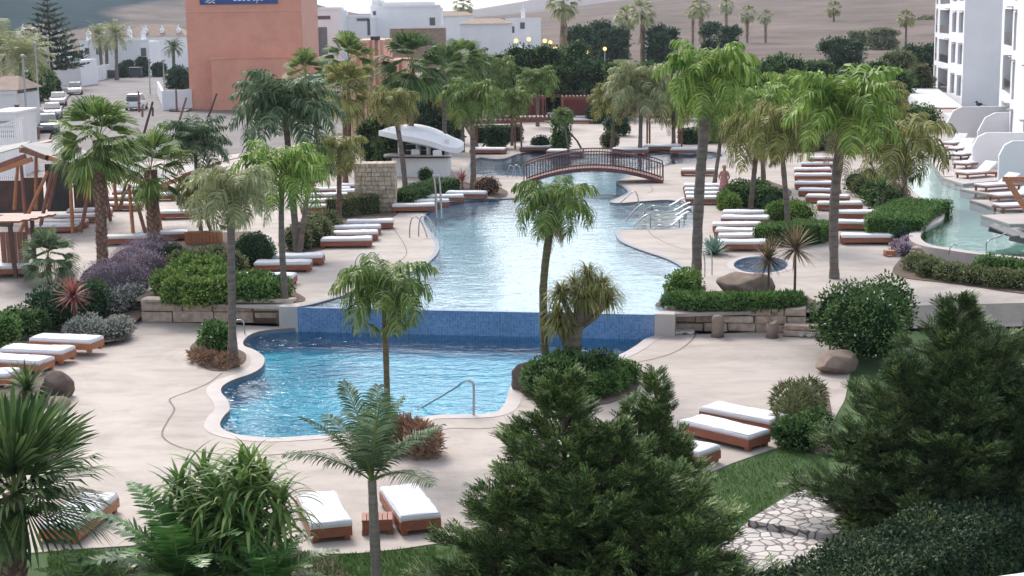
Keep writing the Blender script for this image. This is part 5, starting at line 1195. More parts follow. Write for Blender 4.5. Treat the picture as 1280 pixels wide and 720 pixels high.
# cars
def paint(name,c):
    m,t,out=nt(name); b=N(t,'BsdfPrincipled',Roughness=.3); b.inputs['Base Color'].default_value=rgb(c); b.inputs['Coat Weight'].default_value=.6; t.links.new(b.outputs[0],out.inputs[0]); return m
M['tail']=paint('tail_red',(.35,.02,.02)); M['head']=paint('head_clear',(.7,.7,.72)); M['tyre']=pmat('tyre',(.02,.02,.02),(.03,.03,.03),3,.9)
def car(label,x,y,rz,color,tall=1.0,boxy=0.0,s=1.0):
    B=P(x,y,UP+.015); t=thing('parked_car',label,'car',B,rz,'cars in the street',scale=s); pm=paint('car_paint',color)
    W=.86; sec=[(-2.1,.38,.72,.80),(-1.95,.25,.92,.86),(-1.3,.22,.98,.88),(0,.22,.97,.89),(1.1,.22,.93,.88),(1.85,.25,.80,.82),(2.08,.38,.62,.7)]
    def loft(secs,nm,mat,par):
        vs=[];fs=[]
        for x_,z0,z1,w in secs: vs+=[(x_,-w*.94,z0),(x_,-w,z0+(z1-z0)*.45),(x_,-w*.93,z1),(x_,w*.93,z1),(x_,w,z0+(z1-z0)*.45),(x_,w*.94,z0)]
        n=len(secs)
        for i in range(n-1):
            for j in range(6): fs.append((i*6+j,i*6+(j+1)%6,(i+1)*6+(j+1)%6,(i+1)*6+j))
        fs+=[tuple(range(6))[::-1],tuple((n-1)*6+j for j in range(6))]; mb=MB(); mb.add(vs,fs); return mb.build(nm,mat,par,smooth=False,bevel=.02)
    loft(sec,'body',pm,t); h=1.48*tall
    loft([(-1.95+.2*boxy*0,.9,h*.78+.1*boxy,.72),(-1.6,.9,h-.03,.70),(-.3,.9,h,.70),(.35,.9,h-.05,.70),(1.15,.88,1.0,.76)],'cabin',M['glass'],t)
    loft([(-1.72,h-.09,h-.01,.69),(-.3,h-.05,h+.03,.68),(.3,h-.1,h-.01,.67)],'roof',pm,t)
    for sx in(-1.3,1.3):
        for sy in(-.8,.8):
            mb=MB(); mb.tube([(sx,sy-.1,.32),(sx,sy+.1,.32)],.32,16); w=mb.build('wheel',M['tyre'],t); mb=MB(); mb.tube([(sx,sy-.11,.32),(sx,sy+.11,.32)],.19,10); mb.build('rim',M['steel'],w)
    for sy in(-.6,.6):
        mb=MB(); mb.box((-2.13,sy-.17,.66),(-2.02,sy+.17,.82)); mb.build('tail_light',M['tail'],t); mb=MB(); mb.box((1.98,sy-.18,.55),(2.1,sy+.18,.7)); mb.build('headlight',M['head'],t)
    mb=MB(); mb.box((-2.17,-.26,.45),(-2.1,.26,.57)); mb.build('number_plate',M['signwhite'],t); return t
car('white car with dark windscreen parked farthest up the left kerb',94,118,R_(-78),(.75,.75,.76),1.05)
car('pale silver car parked second up the left kerb behind the palm leaves',73,132,R_(-76),(.55,.57,.58),1.0)
car('grey car parked third up the left kerb, half behind the palm crown',66,148,R_(-75),(.22,.25,.26),1.0)
car('dark grey car nearest along the left kerb behind the palm crown',60,166,R_(-72),(.12,.14,.15),1.05)
car('white estate car seen from behind in the middle of the street',171,137,R_(94),(.7,.71,.72),1.12,1)
car('dark car behind the white wall at the bend',141,97,R_(200),(.05,.055,.06),1.0,0,.8)
# leaning wooden poles beside the car park
for i,(xb,yb,xt,yt) in enumerate(((180,167,191,127),(223,155,233,122),(221,139,220,111),(260,147,271,117),(174,140,173,114),(178,146,178,135),(252,131,251,103),(283,126,281,98),(305,117,304,94),(191,145,191,134),(296,132,301,112))):
    B=P(xb,yb,UP); T=at(xt,yt,B.y+ (.3 if i in(0,1,3,10) else 0))-B; mb=MB(); mb.tube([(0,0,0),tuple(T*.5),tuple(T)],[.11,.10,.085],8)
    tag(mb.build('wooden_pole',M['cedar' if i%3 else 'darkwood'],loc=B),['longest leaning wooden pole, nearest the pergola roofs','leaning grey wooden pole right of the white wall','upright thick wooden pole in front of the white wall','reddish leaning pole close to the terracotta building','upright reddish pole in front of the white estate car','short reddish stub beside the white estate car','first thin pole standing against the terracotta wall','second thin pole standing against the terracotta wall','third thin pole standing against the terracotta wall','short stub pole right of the white estate car','short leaning pole beside the blue green palm'][i],'wooden pole')
mb=MB(); q=P(45,174,UP+.12); mb.box((-.25,-.25,0),(.25,.25,.9)); mb.box((-.28,-.28,.9),(.28,.28,.96)); tag(mb.build('brown_bollard',M['cedar'],loc=q,bevel=.02),'square reddish brown bollard on the left pavement','bollard')
# greenish glass balustraded house edge at left (pale roof + balusters)
t=thing('pale_outbuilding','pale green flat roofed outbuilding with slatted railing at the left edge','building',(at(-10,200,92).x,92,UP)); o0=t.location
a=at(-10,142,92)-o0; b=at(23,142,92)-o0; zt=a.z
boxthing(t,'wall',0,b.x-a.x,0,4,-.3,zt,'white2'); boxthing(t,'roof',-.1,b.x-a.x+.1,-.1,4.1,zt+.002,zt+.12,'white')
for i in range(4): boxthing(t,'louvre',.1,b.x-a.x-.1,-.14,-.004,zt-.55-i*.28,zt-.45-i*.28,'greyshade')
t=thing('railing','white upright railing in front of the pale outbuilding','railing',(at(-8,200,86).x,86,UP)); o0=t.location
mb=MB(); 
for i in range(16): xx=i*.11; mb.box((xx,0,0),(xx+.05,.05,at(5,160+0*i,86).z-UP+.035*i))
mb.build('balusters',M['white'],t); mb=MB(); mb.bar((0,.02,at(5,160,86).z-UP),(1.8,.02,at(5,160,86).z-UP+.55),.07); mb.build('handrail',M['white'],t)
t=thing('wooden_post','tall reddish gate post right of the pale outbuilding','post',P(25,190,UP)); H=at(25,132,t.location.y).z-UP; boxthing(t,'shaft',-.12,.12,-.12,.12,0,H,'cedar'); boxthing(t,'cap',-.16,.16,-.16,.16,H,H+.08,'cedar')
# ================================================================== timber shelters at left
def shelter(label,Y,posts,beams,canopies,panels,origin,th=.17,mats=('cedar','teak_light')):
    o0=Vector(origin); t=thing('timber_shelter',label,'shelter',o0)
    for i,p in enumerate(posts):
        x0,y0,x1,y1=p[:4]; dy=p[4] if len(p)>4 else 0
        a=at(x0,y0,Y+dy)-o0; b=at(x1,y1,Y+dy)-o0; 
        mb=MB(); mb.tube([a,(a+b)/2,b],[th*.42,th*.5,th*.5],8); mb.build('post',M[mats[i%len(mats)]],t)
    for i,p in enumerate(beams):
        x0,y0,x1,y1=p[:4]; dy=p[4] if len(p)>4 else 0; dy2=p[5] if len(p)>5 else dy
        a=at(x0,y0,Y+dy)-o0; b=at(x1,y1,Y+dy2)-o0; mb=MB(); mb.bar(a,b,th*.9,th*1.2); mb.build('beam',M[mats[i%len(mats)]],t)
    for c in canopies:
        vs=[at(x,y,Y+dy)-o0 for x,y,dy in c]; n=len(vs); mb=MB(); mb.add(vs+[v-Vector((0,0,.05)) for v in vs],[tuple(range(n)),tuple(range(n,2*n))[::-1]]+[(i,n+i,n+(i+1)%n,(i+1)%n) for i in range(n)]); mb.build('canopy',M['canvas'],t)
    for x0,x1,y0,y1,dy,m in panels:
        a=at(x0,y0,Y+dy)-o0; b=at(x1,y1,Y+dy)-o0; mb=MB(); mb.box((a.x,a.y-.04,b.z),(b.x,a.y+.04,a.z)); mb.build('back_panel',M[m],t)
    return t
q=P(60,292,UP)
shelter('large timber shelter with leaning posts, grey canvas roof and dark back wall on the left',q.y,
  [(26,203,34,296),(60,214,18,305),(65,214,49,291),(87,209,91,292),(115,217,101,290),(45,196,45,262,3),(74,203,60,262,4),(22,208,18,262,3),(130,222,138,276,4)],
  [(-6,209,32,195),(-6,215,40,199),(27,187,61,198),(58,196,112,215),(80,203,150,228),(26,188,64,178,0,6),(60,198,100,186,0,6),(112,214,140,203,0,6)],
  [[(26,181,0),(62,196,0),(100,186,7),(62,174,7)],[(62,195.5,0),(112,212,0),(142,200,7),(100,186,7)],[(-20,196,1),(24,184,1),(40,176,7),(-20,186,7)]],
  [(56,90,205,264,7,'dark'),(90.2,122,208,264,7,'darkwood'),(30,55.8,222,264,7,'darkwood'),(-12,29.8,226,266,7,'darkwood')],q)
q=P(176,303,UP)
shelter('second timber shelter with two leaning orange posts right of the rough palm trunk',q.y,[(161,230,168,309),(166,236,186,306),(143,229,146,262,4),(157,230,150,262,4),(196,250,203,302,1)],[(132,207,192,236),(128,214,150,222),(190,236,226,222,0,5)],[[(130,205,0),(192,233,0),(226,220,7),(160,198,7)]],[],q,.16,('teak_light','cedar'))
q=P(258,268,UP)
shelter('third timber shelter with a low beige roof behind the thin palms',q.y+4,[(240,228,243,262),(252,222,254,262),(262,214,260,258),(272,208,274,255),(224,226,222,262)],[(222,222,276,203),(232,228,280,215),(222,222,250,212,0,5)],[[(220,221,0),(272,203,0),(300,196,8),(240,206,8)]],[],q,.15,('cedar','darkwood'))
q=P(10,348,UP)
t=thing('timber_gazebo','low dark timber frame with plank top over a mattress at the left edge','gazebo',q); Y=q.y; o0=q
mb=MB(); a=at(-14,280,Y)-o0; b=at(16,281,Y)-o0; mb.bar(a,b,.16,.14); mb.build('beam',M['darkwood'],t)
for (x,y0,y1,dy) in ((14,282,348,0),(40,275,318,2.4),(-12,285,348,0)):
    a=at(x-1.5 if x==14 else x,y0,Y+dy)-o0; mb=MB(); mb.bar((a.x,a.y,a.z),(a.x+(.08 if x==14 else 0),a.y,0),.13); mb.build('post',M['darkwood'],t)
for i in range(5):
    p=at(-16,281,Y)-o0; mb=MB(); mb.box((p.x,i*.42,p.z+.05),(p.x+1.15+i*.17,i*.42+.38,p.z+.12)); mb.build('plank',M['teak'],t)
mb=MB(); p=at(-14,296,Y)-o0; 
for i in range(5): mb.box((p.x+i*.2,1.2,0),(p.x+i*.2+.18,1.24,p.z))
mb.build('slatted_screen',M['cedar'],t)
# ================================================================== far cabanas
def cabana(label,x0,x1,yb,yt,red=True,group='cabanas behind the far pool'):
    B=P((x0+x1)/2,yb,UP); k=B.y/FPX; w=(x1-x0)*k/2; h=(yb-yt)*k; t=thing('cabana',label,'cabana',B,0,group); d=1.9
    for sx in(-1,1):
        for y in(0,d): mb=MB(); mb.box((sx*w-.06,y-.06,0),(sx*w+.06,y+.06,h)); mb.build('post',M['cedar'],t)
    for y in(0,d): mb=MB(); mb.box((-w-.15,y-.05,h+.001),(w+.15,y+.05,h+.16)); mb.build('beam',M['cedar'],t)
    mb=MB()
    for i in range(9): x=-w+2*w*i/8; mb.box((x-.05,-.2,h+.162),(x+.05,d+.2,h+.24))
    mb.build('rafters',M['cedar'],t)
    if red:
        mb=MB(); mb.box((-w+.07,d-.03,.3),(w-.07,d+.03,h-.05)); mb.build('back_wall',M['redpanel'],t)
        for sx in(-1,1): mb=MB(); mb.box((sx*w-.03,.3,.3),(sx*w+.03,d-.1,h-.1)); mb.build('curtain',M['redpanel'],t)
        mb=MB(); mb.box((-w+.12,.2,0),(w-.12,d-.2,.32)); mb.build('daybed_base',M['teak'],t,bevel=.02); mb=MB(); mb.box((-w+.14,.16,.325),(w-.14,d-.3,.5)); mb.build('mattress',M['cushion'],t,bevel=.05)
    return t
cabana('red walled cabana with white daybed, right one of the pair below the trees',704,741,153,124)
cabana('red walled cabana half behind the thin palm, left one of the pair below the trees',643,679,153,124)
cabana('dark red cabana in the gap between the pair of cabanas',682,702,148,122)
cabana('open slim pergola beside the small round topped tree',652,695,190,151,False)
cabana('open pergola behind the bar palm',596,644,187,155,False)
cabana('open brown pergola at the far pool under the big palm',812,852,184,148,False)
# ================================================================== person
def person():
    B=P(905,250,UP); t=thing('person','blonde woman in a patterned red dress seen from behind, standing by the white loungers','person',B,R_(-8))
    me=bpy.data.meshes.new('body'); vs=[];es=[];rad=[]
    def v(p,r,par=None): vs.append(p); rad.append(r); i=len(vs)-1; (es.append((par,i)) if par is not None else None); return i
    pel=v((0,0,.92),.15); wa=v((0,-.01,1.08),.125,pel); ch=v((0,.0,1.28),.15,wa); ns=v((0,.02,1.42),.075,ch); nk=v((0,.05,1.48),.052,ns); hd=v((0,.075,1.57),.088,nk); tp=v((0,.07,1.65),.075,hd); nz=v((0,.165,1.56),.014,hd)
    for s in(-1,1):
        hp=v((s*.09,0,.86),.095,pel); kn=v((s*.10,.01,.48),.062,hp); an=v((s*.10,-.01,.08),.038,kn); ft=v((s*.12,.13,.035),.03,an)
        sh=v((s*.17,.0,1.36),.06,ch); el=v((s*.25,.03,1.10),.042,sh); wr=v((s*.2,.2,.98),.028,el); pm=v((s*.18,.27,.97),.03,wr)
        for j in range(4): f1=v((s*.18+(j-1.5)*.018,.32,.965),.009,pm); f2=v((s*.18+(j-1.5)*.019,.355-.006*abs(j-1.3),.95),.008,f1)
        th=v((s*.145,.275,.985),.011,pm); v((s*.125,.30,.98),.009,th)
        v((s*.088,.075,1.57),.014,hd)
    me.from_pydata(vs,es,[]); o=bpy.data.objects.new('tmpb',me); C.objects.link(o); m=o.modifiers.new('s','SKIN'); sv=me.skin_vertices[0].data
    for i,r in enumerate(rad): sv[i].radius=(r,r)
    sv[0].use_root=True; ss=o.modifiers.new('u','SUBSURF'); ss.levels=2
    bpy.context.view_layer.update(); m2=bpy.data.meshes.new_from_object(o.evaluated_get(bpy.context.evaluated_depsgraph_get())); bpy.data.objects.remove(o)
    m2.polygons.foreach_set('use_smooth',[True]*len(m2.polygons)); obj('body',m2,M['skin'],t)
    mb=MB(); n=20; prof=[(1.41,.15,.10,.0),(1.30,.185,.125,.0),(1.12,.16,.125,-.01),(1.0,.19,.15,0),(.85,.215,.175,0),(.62,.235,.19,0),(.48,.25,.2,0)]
    V=[]; 
    for z,rx,ry,y in prof:
        for i in range(n): a=2*math.pi*i/n; k=1+.05*math.sin(a*7)*(1.2-z if z<1 else 0); V.append((rx*math.cos(a)*k,y+ry*math.sin(a)*k,z))
    mb.add(V,[(j*n+i,j*n+(i+1)%n,(j+1)*n+(i+1)%n,(j+1)*n+i) for j in range(len(prof)-1) for i in range(n)]); mb.build('dress',M['dress'],t,smooth=True)
    mb=MB(); mb.ball((0,.045,1.60),(.105,.10,.11),12,8,jit=.04); mb.ball((0,-.01,1.50),(.08,.06,.11),10,7,jit=.05); mb.build('hair',M['hair'],t,smooth=True)
person()
# ================================================================== palms (photo pixels of trunk foot and crown centre)
QP='queen palm'
palm('rough_trunk_palm','fan palm with a rough diamond patterned trunk beside the lavender mound',(129,352),(123,175),58,'fan0','f_green',19,rough=240,tmat='trunk_brown',tw2=17,vs=.95,z=UP-.1)
palm('rough_trunk_palm','fan palm with the thickest reddish boot covered trunk, right of the leaning orange posts',(193,312),(188,212),50,'fan1','f_green',20,rough=170,tmat='trunk_brown',tw2=22,rz=1)
palm('young_fan_palm','short young fan palm with dark trunk above the red spiky plant',(62,362),(60,322),38,'fan1','f_blue',10,rough=50,tmat='trunk_brown',z=UP-.35,rz=2.2)
palm('queen_palm','pale drooping palm on a smooth grey trunk rising from the small round bed',(291,457),(288,243),64,'queen1','f_pale',14,z=0,tmat='trunk_grey',vs=0.90,tw2=13,flare=1.5,collar=26)
palm('queen_palm','bright green mop headed palm just right of the pale drooping palm',(357,378),(352,218),62,'queen0','f_bright',11,z=UP,vs=0.90,mid=(352,300),rz=.4)
palm('queen_palm','dense blue green palm between the street and the terracotta wing',(372,315),(356,140),72,'queen2','f_blue',12,vs=0.90)
palm('queen_palm','thin dull green palm left of the blue green one, over the timber shelter',(252,300),(243,180),48,'queen2','f_blue',7,vs=0.90,tmat='trunk_grey',rz=2)
palm('queen_palm','small yellowish palm drooping over the orange wood planter',(268,300),(246,240),32,'queen0','f_olive',7,vs=0.90)
palm('queen_palm','palm leaning left with a slanting dark trunk passing in front of the bar roof',(508,246),(492,130),38,'queen1','f_olive',9,mid=(502,190),vs=0.90)
palm('queen_palm','light green palm on a grey trunk right of the bar roof',(592,238),(590,126),42,'queen0','f_green',9,vs=0.90,flare=1.6)
palm('queen_palm','centre palm on an olive trunk, its crown hanging over the upper pool',(683,472),(692,258),60,'queen1','f_green',13,z=0,tmat='trunk_olive',mid=(679,360),vs=0.90,rz=.8,tw2=13)
palm('queen_palm','drooping palm in front of the blue mosaic wall at the near pool edge',(486,560),(480,366),74,'queen1','f_green',11,z=0,tmat='trunk_olive',vs=0.90,rz=1.9,tw2=9)
palm('queen_palm','biggest bright palm right of the bridge on the tallest brown trunk',(870,366),(886,98),66,'queen0','f_bright',17,tmat='trunk_grey',collar=30,mid=(874,240),vs=0.95,tw2=17,rz=.3)
palm('queen_palm','large bright palm with a brown collared trunk beside the long lounger row',(1043,348),(1056,140),78,'queen2','f_bright',15,tmat='trunk_grey',mid=(1043,250),collar=70,tw2=17,vs=0.90,rz=1.1)
palm('queen_palm','palm with fronds hanging low over the raised green pool',(1132,262),(1130,182),66,'queen1','f_olive',9,vs=0.90,rz=.5)
palm('queen_palm','yellow green palm behind the loungers, left of the large collared palm',(987,300),(975,160),58,'queen1','f_olive',10,vs=0.90,rz=2.4)
palm('queen_palm','olive palm with long hanging fronds behind the woman in red',(938,262),(948,166),52,'queen0','f_olive',9,vs=1.00,rz=1.4)
palm('queen_palm','dull grey green palm behind the bridge, left of the biggest palm',(800,192),(802,112),50,'queen2','f_pale',7,vs=0.90)
palm('queen_palm','dry tan fronded palm at the foot of the far pergola',(842,186),(842,124),46,'queen1','f_olive',7,vs=0.90)
palm('queen_palm','palm behind the big bright palm beside the far loungers',(892,236),(905,146),44,'queen1','f_green',7,vs=0.90)
palm('queen_palm','yellow green palm crown touching the large collared palm on its left',(968,205),(984,108),36,'queen1','f_bright',7,vs=0.90)
palm('queen_palm','soft round palm behind the villas trees, above the cabanas',(620,148),(622,92),34,'queen0','f_green',7,vs=.95)
palm('queen_palm','soft round palm to the right above the left cabana',(672,158),(672,104),28,'queen2','f_green',6,vs=.95)
palm('queen_palm','low drooping palm beside the red cabanas',(712,196),(704,146),15,'queen2','f_green',4,z=UP,vs=.95)
palm('queen_palm','pale drooping palm over the slim pergola',(601,190),(560,120),34,'queen1','f_olive',5,vs=.95)
palm('queen_palm','drooping palm left of the stone pillar over the hidden loungers',(424,278),(424,190),40,'queen1','f_olive',9,tmat='trunk_brown',vs=0.90)
palm('queen_palm','hanging palm with pale under fronds beside the bright mop headed palm',(374,316),(390,205),34,'queen1','f_green',9,tmat='trunk_grey',vs=.95)
palm('queen_palm','feathery palm filling the gap between the twin skirted palms and the biggest palm',(765,186),(768,128),34,'queen2','f_olive',6,vs=.95)
palm('queen_palm','bright palm crown low behind the woman in red and the tall palms',(955,232),(950,140),46,'queen2','f_bright',8,vs=.95)
palm('queen_palm','soft palm directly left of the lamp group above the villas',(584,160),(590,84),30,'queen2','f_dark',6,vs=.95)
palm('queen_palm','soft palm between the bar palm and the slim pergola',(640,182),(640,128),28,'queen0','f_green',5,vs=.95)
palm('queen_palm','dull palm right of the large collared palm before the hotel terrace',(1098,200),(1100,128),40,'queen2','f_olive',7,vs=.95)
palm('fan_palm','large dark fan palm with boot trunk in front of the terracotta fins',(514,215),(515,82),44,'fan0','f_dark',9,rough=80,tmat='trunk_brown')
palm('fan_palm','fan palm standing left of the terracotta fins',(436,210),(436,78),36,'fan1','f_green',8,rough=60,tmat='trunk_brown')
palm('fan_palm','lower yellow green fan palm in front of the spa wing',(432,228),(430,112),36,'fan0','f_olive',8,rough=60,tmat='trunk_brown')
palm('fan_palm','fan palm right of the large dark one, below the villa window',(556,205),(555,92),38,'fan1','f_dark',8)
palm('fan_palm','fan palm crown low beside the grey brown wall',(578,190),(578,80),32,'fan0','f_green',7)
palm('fan_palm','small fan palm at the foot of the terracotta annex',(398,180),(382,92),30,'fan1','f_green',7)
palm('fan_palm','pale fan palm between the villas behind the slatted gate',(398,82),(395,40),16,'fanfar','f_pale',3)
FP='tall washingtonia palms on the skyline'
for i,(b,tp,r,sk,l) in enumerate((((572,78),(568,30),14,22,'skirted fan palm with its crown against the white villa wall'),((583,74),(579,6),12,26,'thin fan palm whose crown touches the top of the picture beside the villa'),((628,72),(627,32),11,26,'skirted fan palm in front of the villa with the tan roof'),((609,66),(608,47),6,6,'tiny fan palm against the white villa wall'),
  ((700,98),(704,2),20,70,'tallest shaggy skirted palm breaking the skyline above the lamps'),((786,92),(783,20),15,34,'left one of the twin skirted palms right of the umbrella tree'),((804,96),(803,14),17,52,'right one of the twin skirted palms right of the umbrella tree'),((866,74),(866,14),9,30,'slim skirted palm left of the pair over the biggest palm'),((882,76),(876,8),13,32,'full skirted palm over the crown of the biggest palm'),
  ((908,60),(908,6),10,22,'skirted palm second right of the biggest palm'),((934,62),(934,16),11,22,'skirted palm third right of the biggest palm'),((957,62),(957,20),9,20,'thin skirted palm fourth right of the biggest palm'),((1043,52),(1042,10),10,3,'lone thin palm with a bare trunk on the brown field'),((1132,66),(1133,22),11,4,'lone palm on the brown field left of the hotel block'),((666,74),(667,36),9,8,'small fan palm over the leftmost glowing lamp'))):
    palm('washingtonia_palm',l,b,tp,r,'fanfar','f_pale' if sk>15 else 'f_olive',4 if sk<50 else 7,skirtlen=sk,group=FP,z=UP)
for i,(b,tp,r,l) in enumerate((((8,128),(4,62),46,'leftmost feathery date palm at the left edge'),((22,140),(26,74),46,'second feathery date palm from the left edge'),((40,120),(40,70),34,'yellowish date palm beside the second lamp post'),((128,98),(124,44),22,'left palm of the clump in front of the long white house'),((146,100),(145,44),24,'right palm of the clump in front of the long white house'),((134,96),(133,56),16,'lowest palm of the clump in front of the long white house'),((217,108),(217,60),16,'dark palm left of the terracotta building'),((105,96),(104,80),11,'small yellowish palm near the white carport house'))):
    palm('date_palm',l,b,tp,r,'date','f_pale' if i<6 else 'f_dark',6,group='date palms along the street')
# foreground young king palm
palm('king_palm','young palm with stiff feather fronds in front of the turquoise pool, on a ringed trunk',(472,748),(465,600),104,'stiff','f_blue',20,z=0,tmat='trunk_ring',tw2=15,rz=.35,flare=1.1,vs=1.0)
# norfolk pine
def norfolk():
    B=P(66,112,UP); k=B.y/FPX; H=at(62,-14,B.y).z-UP; t=thing('norfolk_pine','dark symmetrical norfolk pine with tiered branches on the left skyline','conifer',B)
    mb=MB(); mb.tube([(0,0,0),(0,0,H*.5),(0,0,H)],[.28,.18,.03],8); mb.build('trunk',M['bark'],t); VV=[];FF=[];MI=[]; random.seed(3)
    for i in range(15):
        u=i/14; z=H*(.2+.79*u); R=(1-u)**.8*52*k*.92+.25
        for j in range(9): frond(VV,FF,MI,j*.7+i*.3+random.uniform(-.1,.1),.05+.25*u,-.25,L=R*random.uniform(.85,1.08),nl=20,ll=.22,lw=.034,droop=-.15,c=(0,0,z),plum=.6,t0=.05)
    obj('crown',quads_mesh('crown',VV,FF,MI),[M['l_dark'],M['bark']],t)
norfolk()
# ================================================================== broadleaf trees behind the pool
trs=[((735,92),(740,48),36,'l_dark','broad dark umbrella shaped tree on the skyline',.8),((768, 100),(766, 50),24,'l_dark','dark tree right of the umbrella shaped one',.8),((712, 96),(722, 45),22,'l_dark','dark tree behind the shaggy skirted palm',.8),((830, 96),(829, 48),26,'l_dark','dark dome tree right of the twin skirted palms',.85),((888, 86),(889, 38),15,'l_dark','small dark tree beside the full skirted palm',.9),((907, 90),(912, 42),15,'l_dark','small dark dome tree under the second skirted palm',.9),
 ((600,146),(606,100),30,'l_tree','leafy tree behind the light green bar palm',1),((640,145),(642,82),34,'l_tree','leafy tree under the leftmost glowing lamp',1),((680,145),(676,78),30,'l_tree','leafy tree under the third glowing lamp',1),((712,142),(712,78),34,'l_tree','leafy tree above the right red cabana',1),((747,146),(747,92),32,'l_dark','deep green tree under the amber lamp above the dark bush',1),((774,150),(774,102),30,'l_tree','tree beside the dark planter shrub behind the bridge',1),((700,146),(692,98),26,'l_tree','low tree between the red cabanas',1),((655,146),(648,98),24,'l_tree','low tree behind the left red cabana',1),((722,142),(724,98),18,'l_dark','dark low tree right of the red cabanas roof',1),
 ((730, 190),(701, 150),15,'l_green','little round topped tree beside the slim pergola',1),((972, 125),(976, 86),34,'l_tree','tree left of the large collared palm on the field edge',.8),((1040, 105),(1052, 66),34,'l_dark','dark bushy tree behind the large collared palm',.75),((1010, 115),(1000, 90),22,'l_dark','dark tree between the two bright palms',.8),((1092, 124),(1096, 92),28,'l_tree','hazy green tree right of the large collared palm',.8),((1120, 109),(1120, 80),26,'l_olive','olive coloured bush on the field edge',.8),((1150, 99),(1152, 70),26,'l_dark','dark tree directly left of the far hotel block',.9),((1148, 121),(1148, 96),22,'l_olive','low olive tree at the foot of the far hotel block',.9),
 ((940, 125),(942, 96),26,'l_tree','tree filling the gap behind the biggest palm',.9),((860, 150),(862, 110),30,'l_tree','tree behind the biggest palm on its left',.9),((545, 190),(538, 140),30,'l_dark','dark tree behind the bar roof',1),((568, 180),(560, 150),22,'l_dark','dark shrub tree right behind the bar roof',1),((470, 210),(470, 160),26,'l_tree','leafy tree left of the bar roof',1),((224, 112),(222, 97),16,'l_dark','clipped dark bush tree left of the terracotta corner',1.2),((90, 100),(93, 74),14,'l_dark','dark round tree behind the white wall of the street',.9),((52, 128),(52, 95),18,'l_green','green bush tree behind the second lamp post',1),((32, 140),(34, 120),16,'l_dark','dark bush behind the white panel wall',.9),((8, 150),(6, 130),16,'l_dark','dark bush below the leftmost date palm',.9),((66, 118),(68, 104),7,'l_dark','small dark cone bush at the white wall',1.3),((600, 186),(620, 168),16,'l_dark','dark shrub hedge behind the bar palm',.6),((760, 170),(772, 153),17,'l_dark','square clipped dark shrub behind the bridge',.95),((160, 96),(160, 83),8,'l_dark','dark round bush over the street end wall',1),((178, 96),(178, 78),8,'l_dark','taller dark bush over the street end wall',1),((150, 97),(152, 86),6,'l_dark','small dark bush left over the street end wall',1),((198, 96),(199, 86),9,'l_dark','dark bush right over the street end wall',1),
 ((520, 200),(524, 170),18,'l_tree','low shrub tree hidden behind the bar',.9),((490, 215),(486, 180),22,'l_tree','leafy shrub tree between the stone pillar and the bar',1),((1075, 64),(1076, 46),16,'l_olive','low scrub on the brown field right of the lone palm',.5),((1100, 67),(1104, 42),22,'l_olive','long scrub patch on the brown field',.35),((1150, 52),(1156, 32),18,'l_olive','scrub on the brown slope beside the hotel block',.8),
 ((1020,118),(1020,92),26,'l_tree','mid green bush tree in front of the dark trees on the field edge',.8),((1065,122),(1066,98),24,'l_green','fresh green bush tree behind the large collared palm crown',.8),((1122,128),(1124,104),22,'l_tree','mid green bush left of the grey hotel terrace',.9),((925,122),(925,94),26,'l_green','fresh green tree just right of the biggest palm crown',.9),((800,128),(806,96),26,'l_tree','mid green tree behind the dull palm left of the biggest palm',.9),((560,150),(566,112),26,'l_green','fresh green tree behind the light green bar palm on its left',.9)]
for b,tp,r,m,l,fl in trs:
    B=P(b[0],b[1],UP); k=B.y/FPX; tree('broadleaf_tree',l,b,tp,r,m,n=int(1200+r*75),size=k*3.4,flat=fl,trunk=max(.06,r*k*.05))
# ================================================================== shrubs and beds
def ball(name,label,c,z,rpx,mat,n=1200,size=.09,flat=1.0,**kw):
    B=P(c[0],c[1],z); k=B.y/FPX; r=rpx*k; return shrub(name,label,c[0],c[1],z,[(0,0,r*flat*.8,r,r*.95,r*flat)],n,size,mat,shell=.88,kcore=.9,**kw)
ball('clipped_shrub','small dark clipped ball between the lavender mound and the planter',(217,334),UP-.1,18,'l_dark',1500,.07,.9)
ball('clipped_shrub','large very dark clipped dome right of the grey palm trunk',(318,334),UP,27,'l_dark',2600,.08,.9)
ball('clipped_shrub','grey green clipped dome by the far right pergola',(762,184),UP,12,'l_olive',900,.12,.9)
ball('clipped_shrub','dark clipped ball at the foot of the cabana palm',(745,154),UP,14,'l_dark',900,.14,1.0)
ball('clipped_shrub','brown round bush at the foot of the light green bar palm',(609,243),UP,17,'l_brown',900,.09,.75)
ball('clipped_shrub','grey green dome at the bar foot',(532,226),UP,10,'l_tree',500,.09,.9)
ball('clipped_shrub','clipped dark ball beside the far white lounger under the slim pergola',(676,188),UP,13,'l_dark',600,.12,.8)
def mass(name,label,pts,z,r,h,n,size,mat,cat='shrub',group=None,**kw):
    """irregular planting made of overlapping mounds at given pixel feet"""
    O=P(pts[0][0],pts[0][1],z); bl=[]; random.seed(int(pts[0][0]))
    for p in pts:
        q=P(p[0],p[1],z)-O; rr=r*(p[2] if len(p)>2 else 1); bl.append((q.x,q.y,h*.45*(p[2] if len(p)>2 else 1),rr,rr,h*.62*(p[2] if len(p)>2 else 1)))
    return shrub(name,label,pts[0][0],pts[0][1],z,bl,n,size,mat,cat=cat,group=group,**kw)
mass('lavender_mound','big rounded mauve lavender mound beside the rough trunked palm',[(158,374),(138,378),(150,362),(184,358),(176,344),(192,334),(165,350),(128,372),(185,344)],UP-.45,1.0,1.25,20000,.075,'l_purple',TV=NARROW_V*np.array([1,1.4,1]))
mass('silver_bush','silvery grey bush at the foot of the rough trunked palm',[(150,388),(135,392),(168,384),(118,394)],.15,.55,.75,2600,.09,'l_grey')
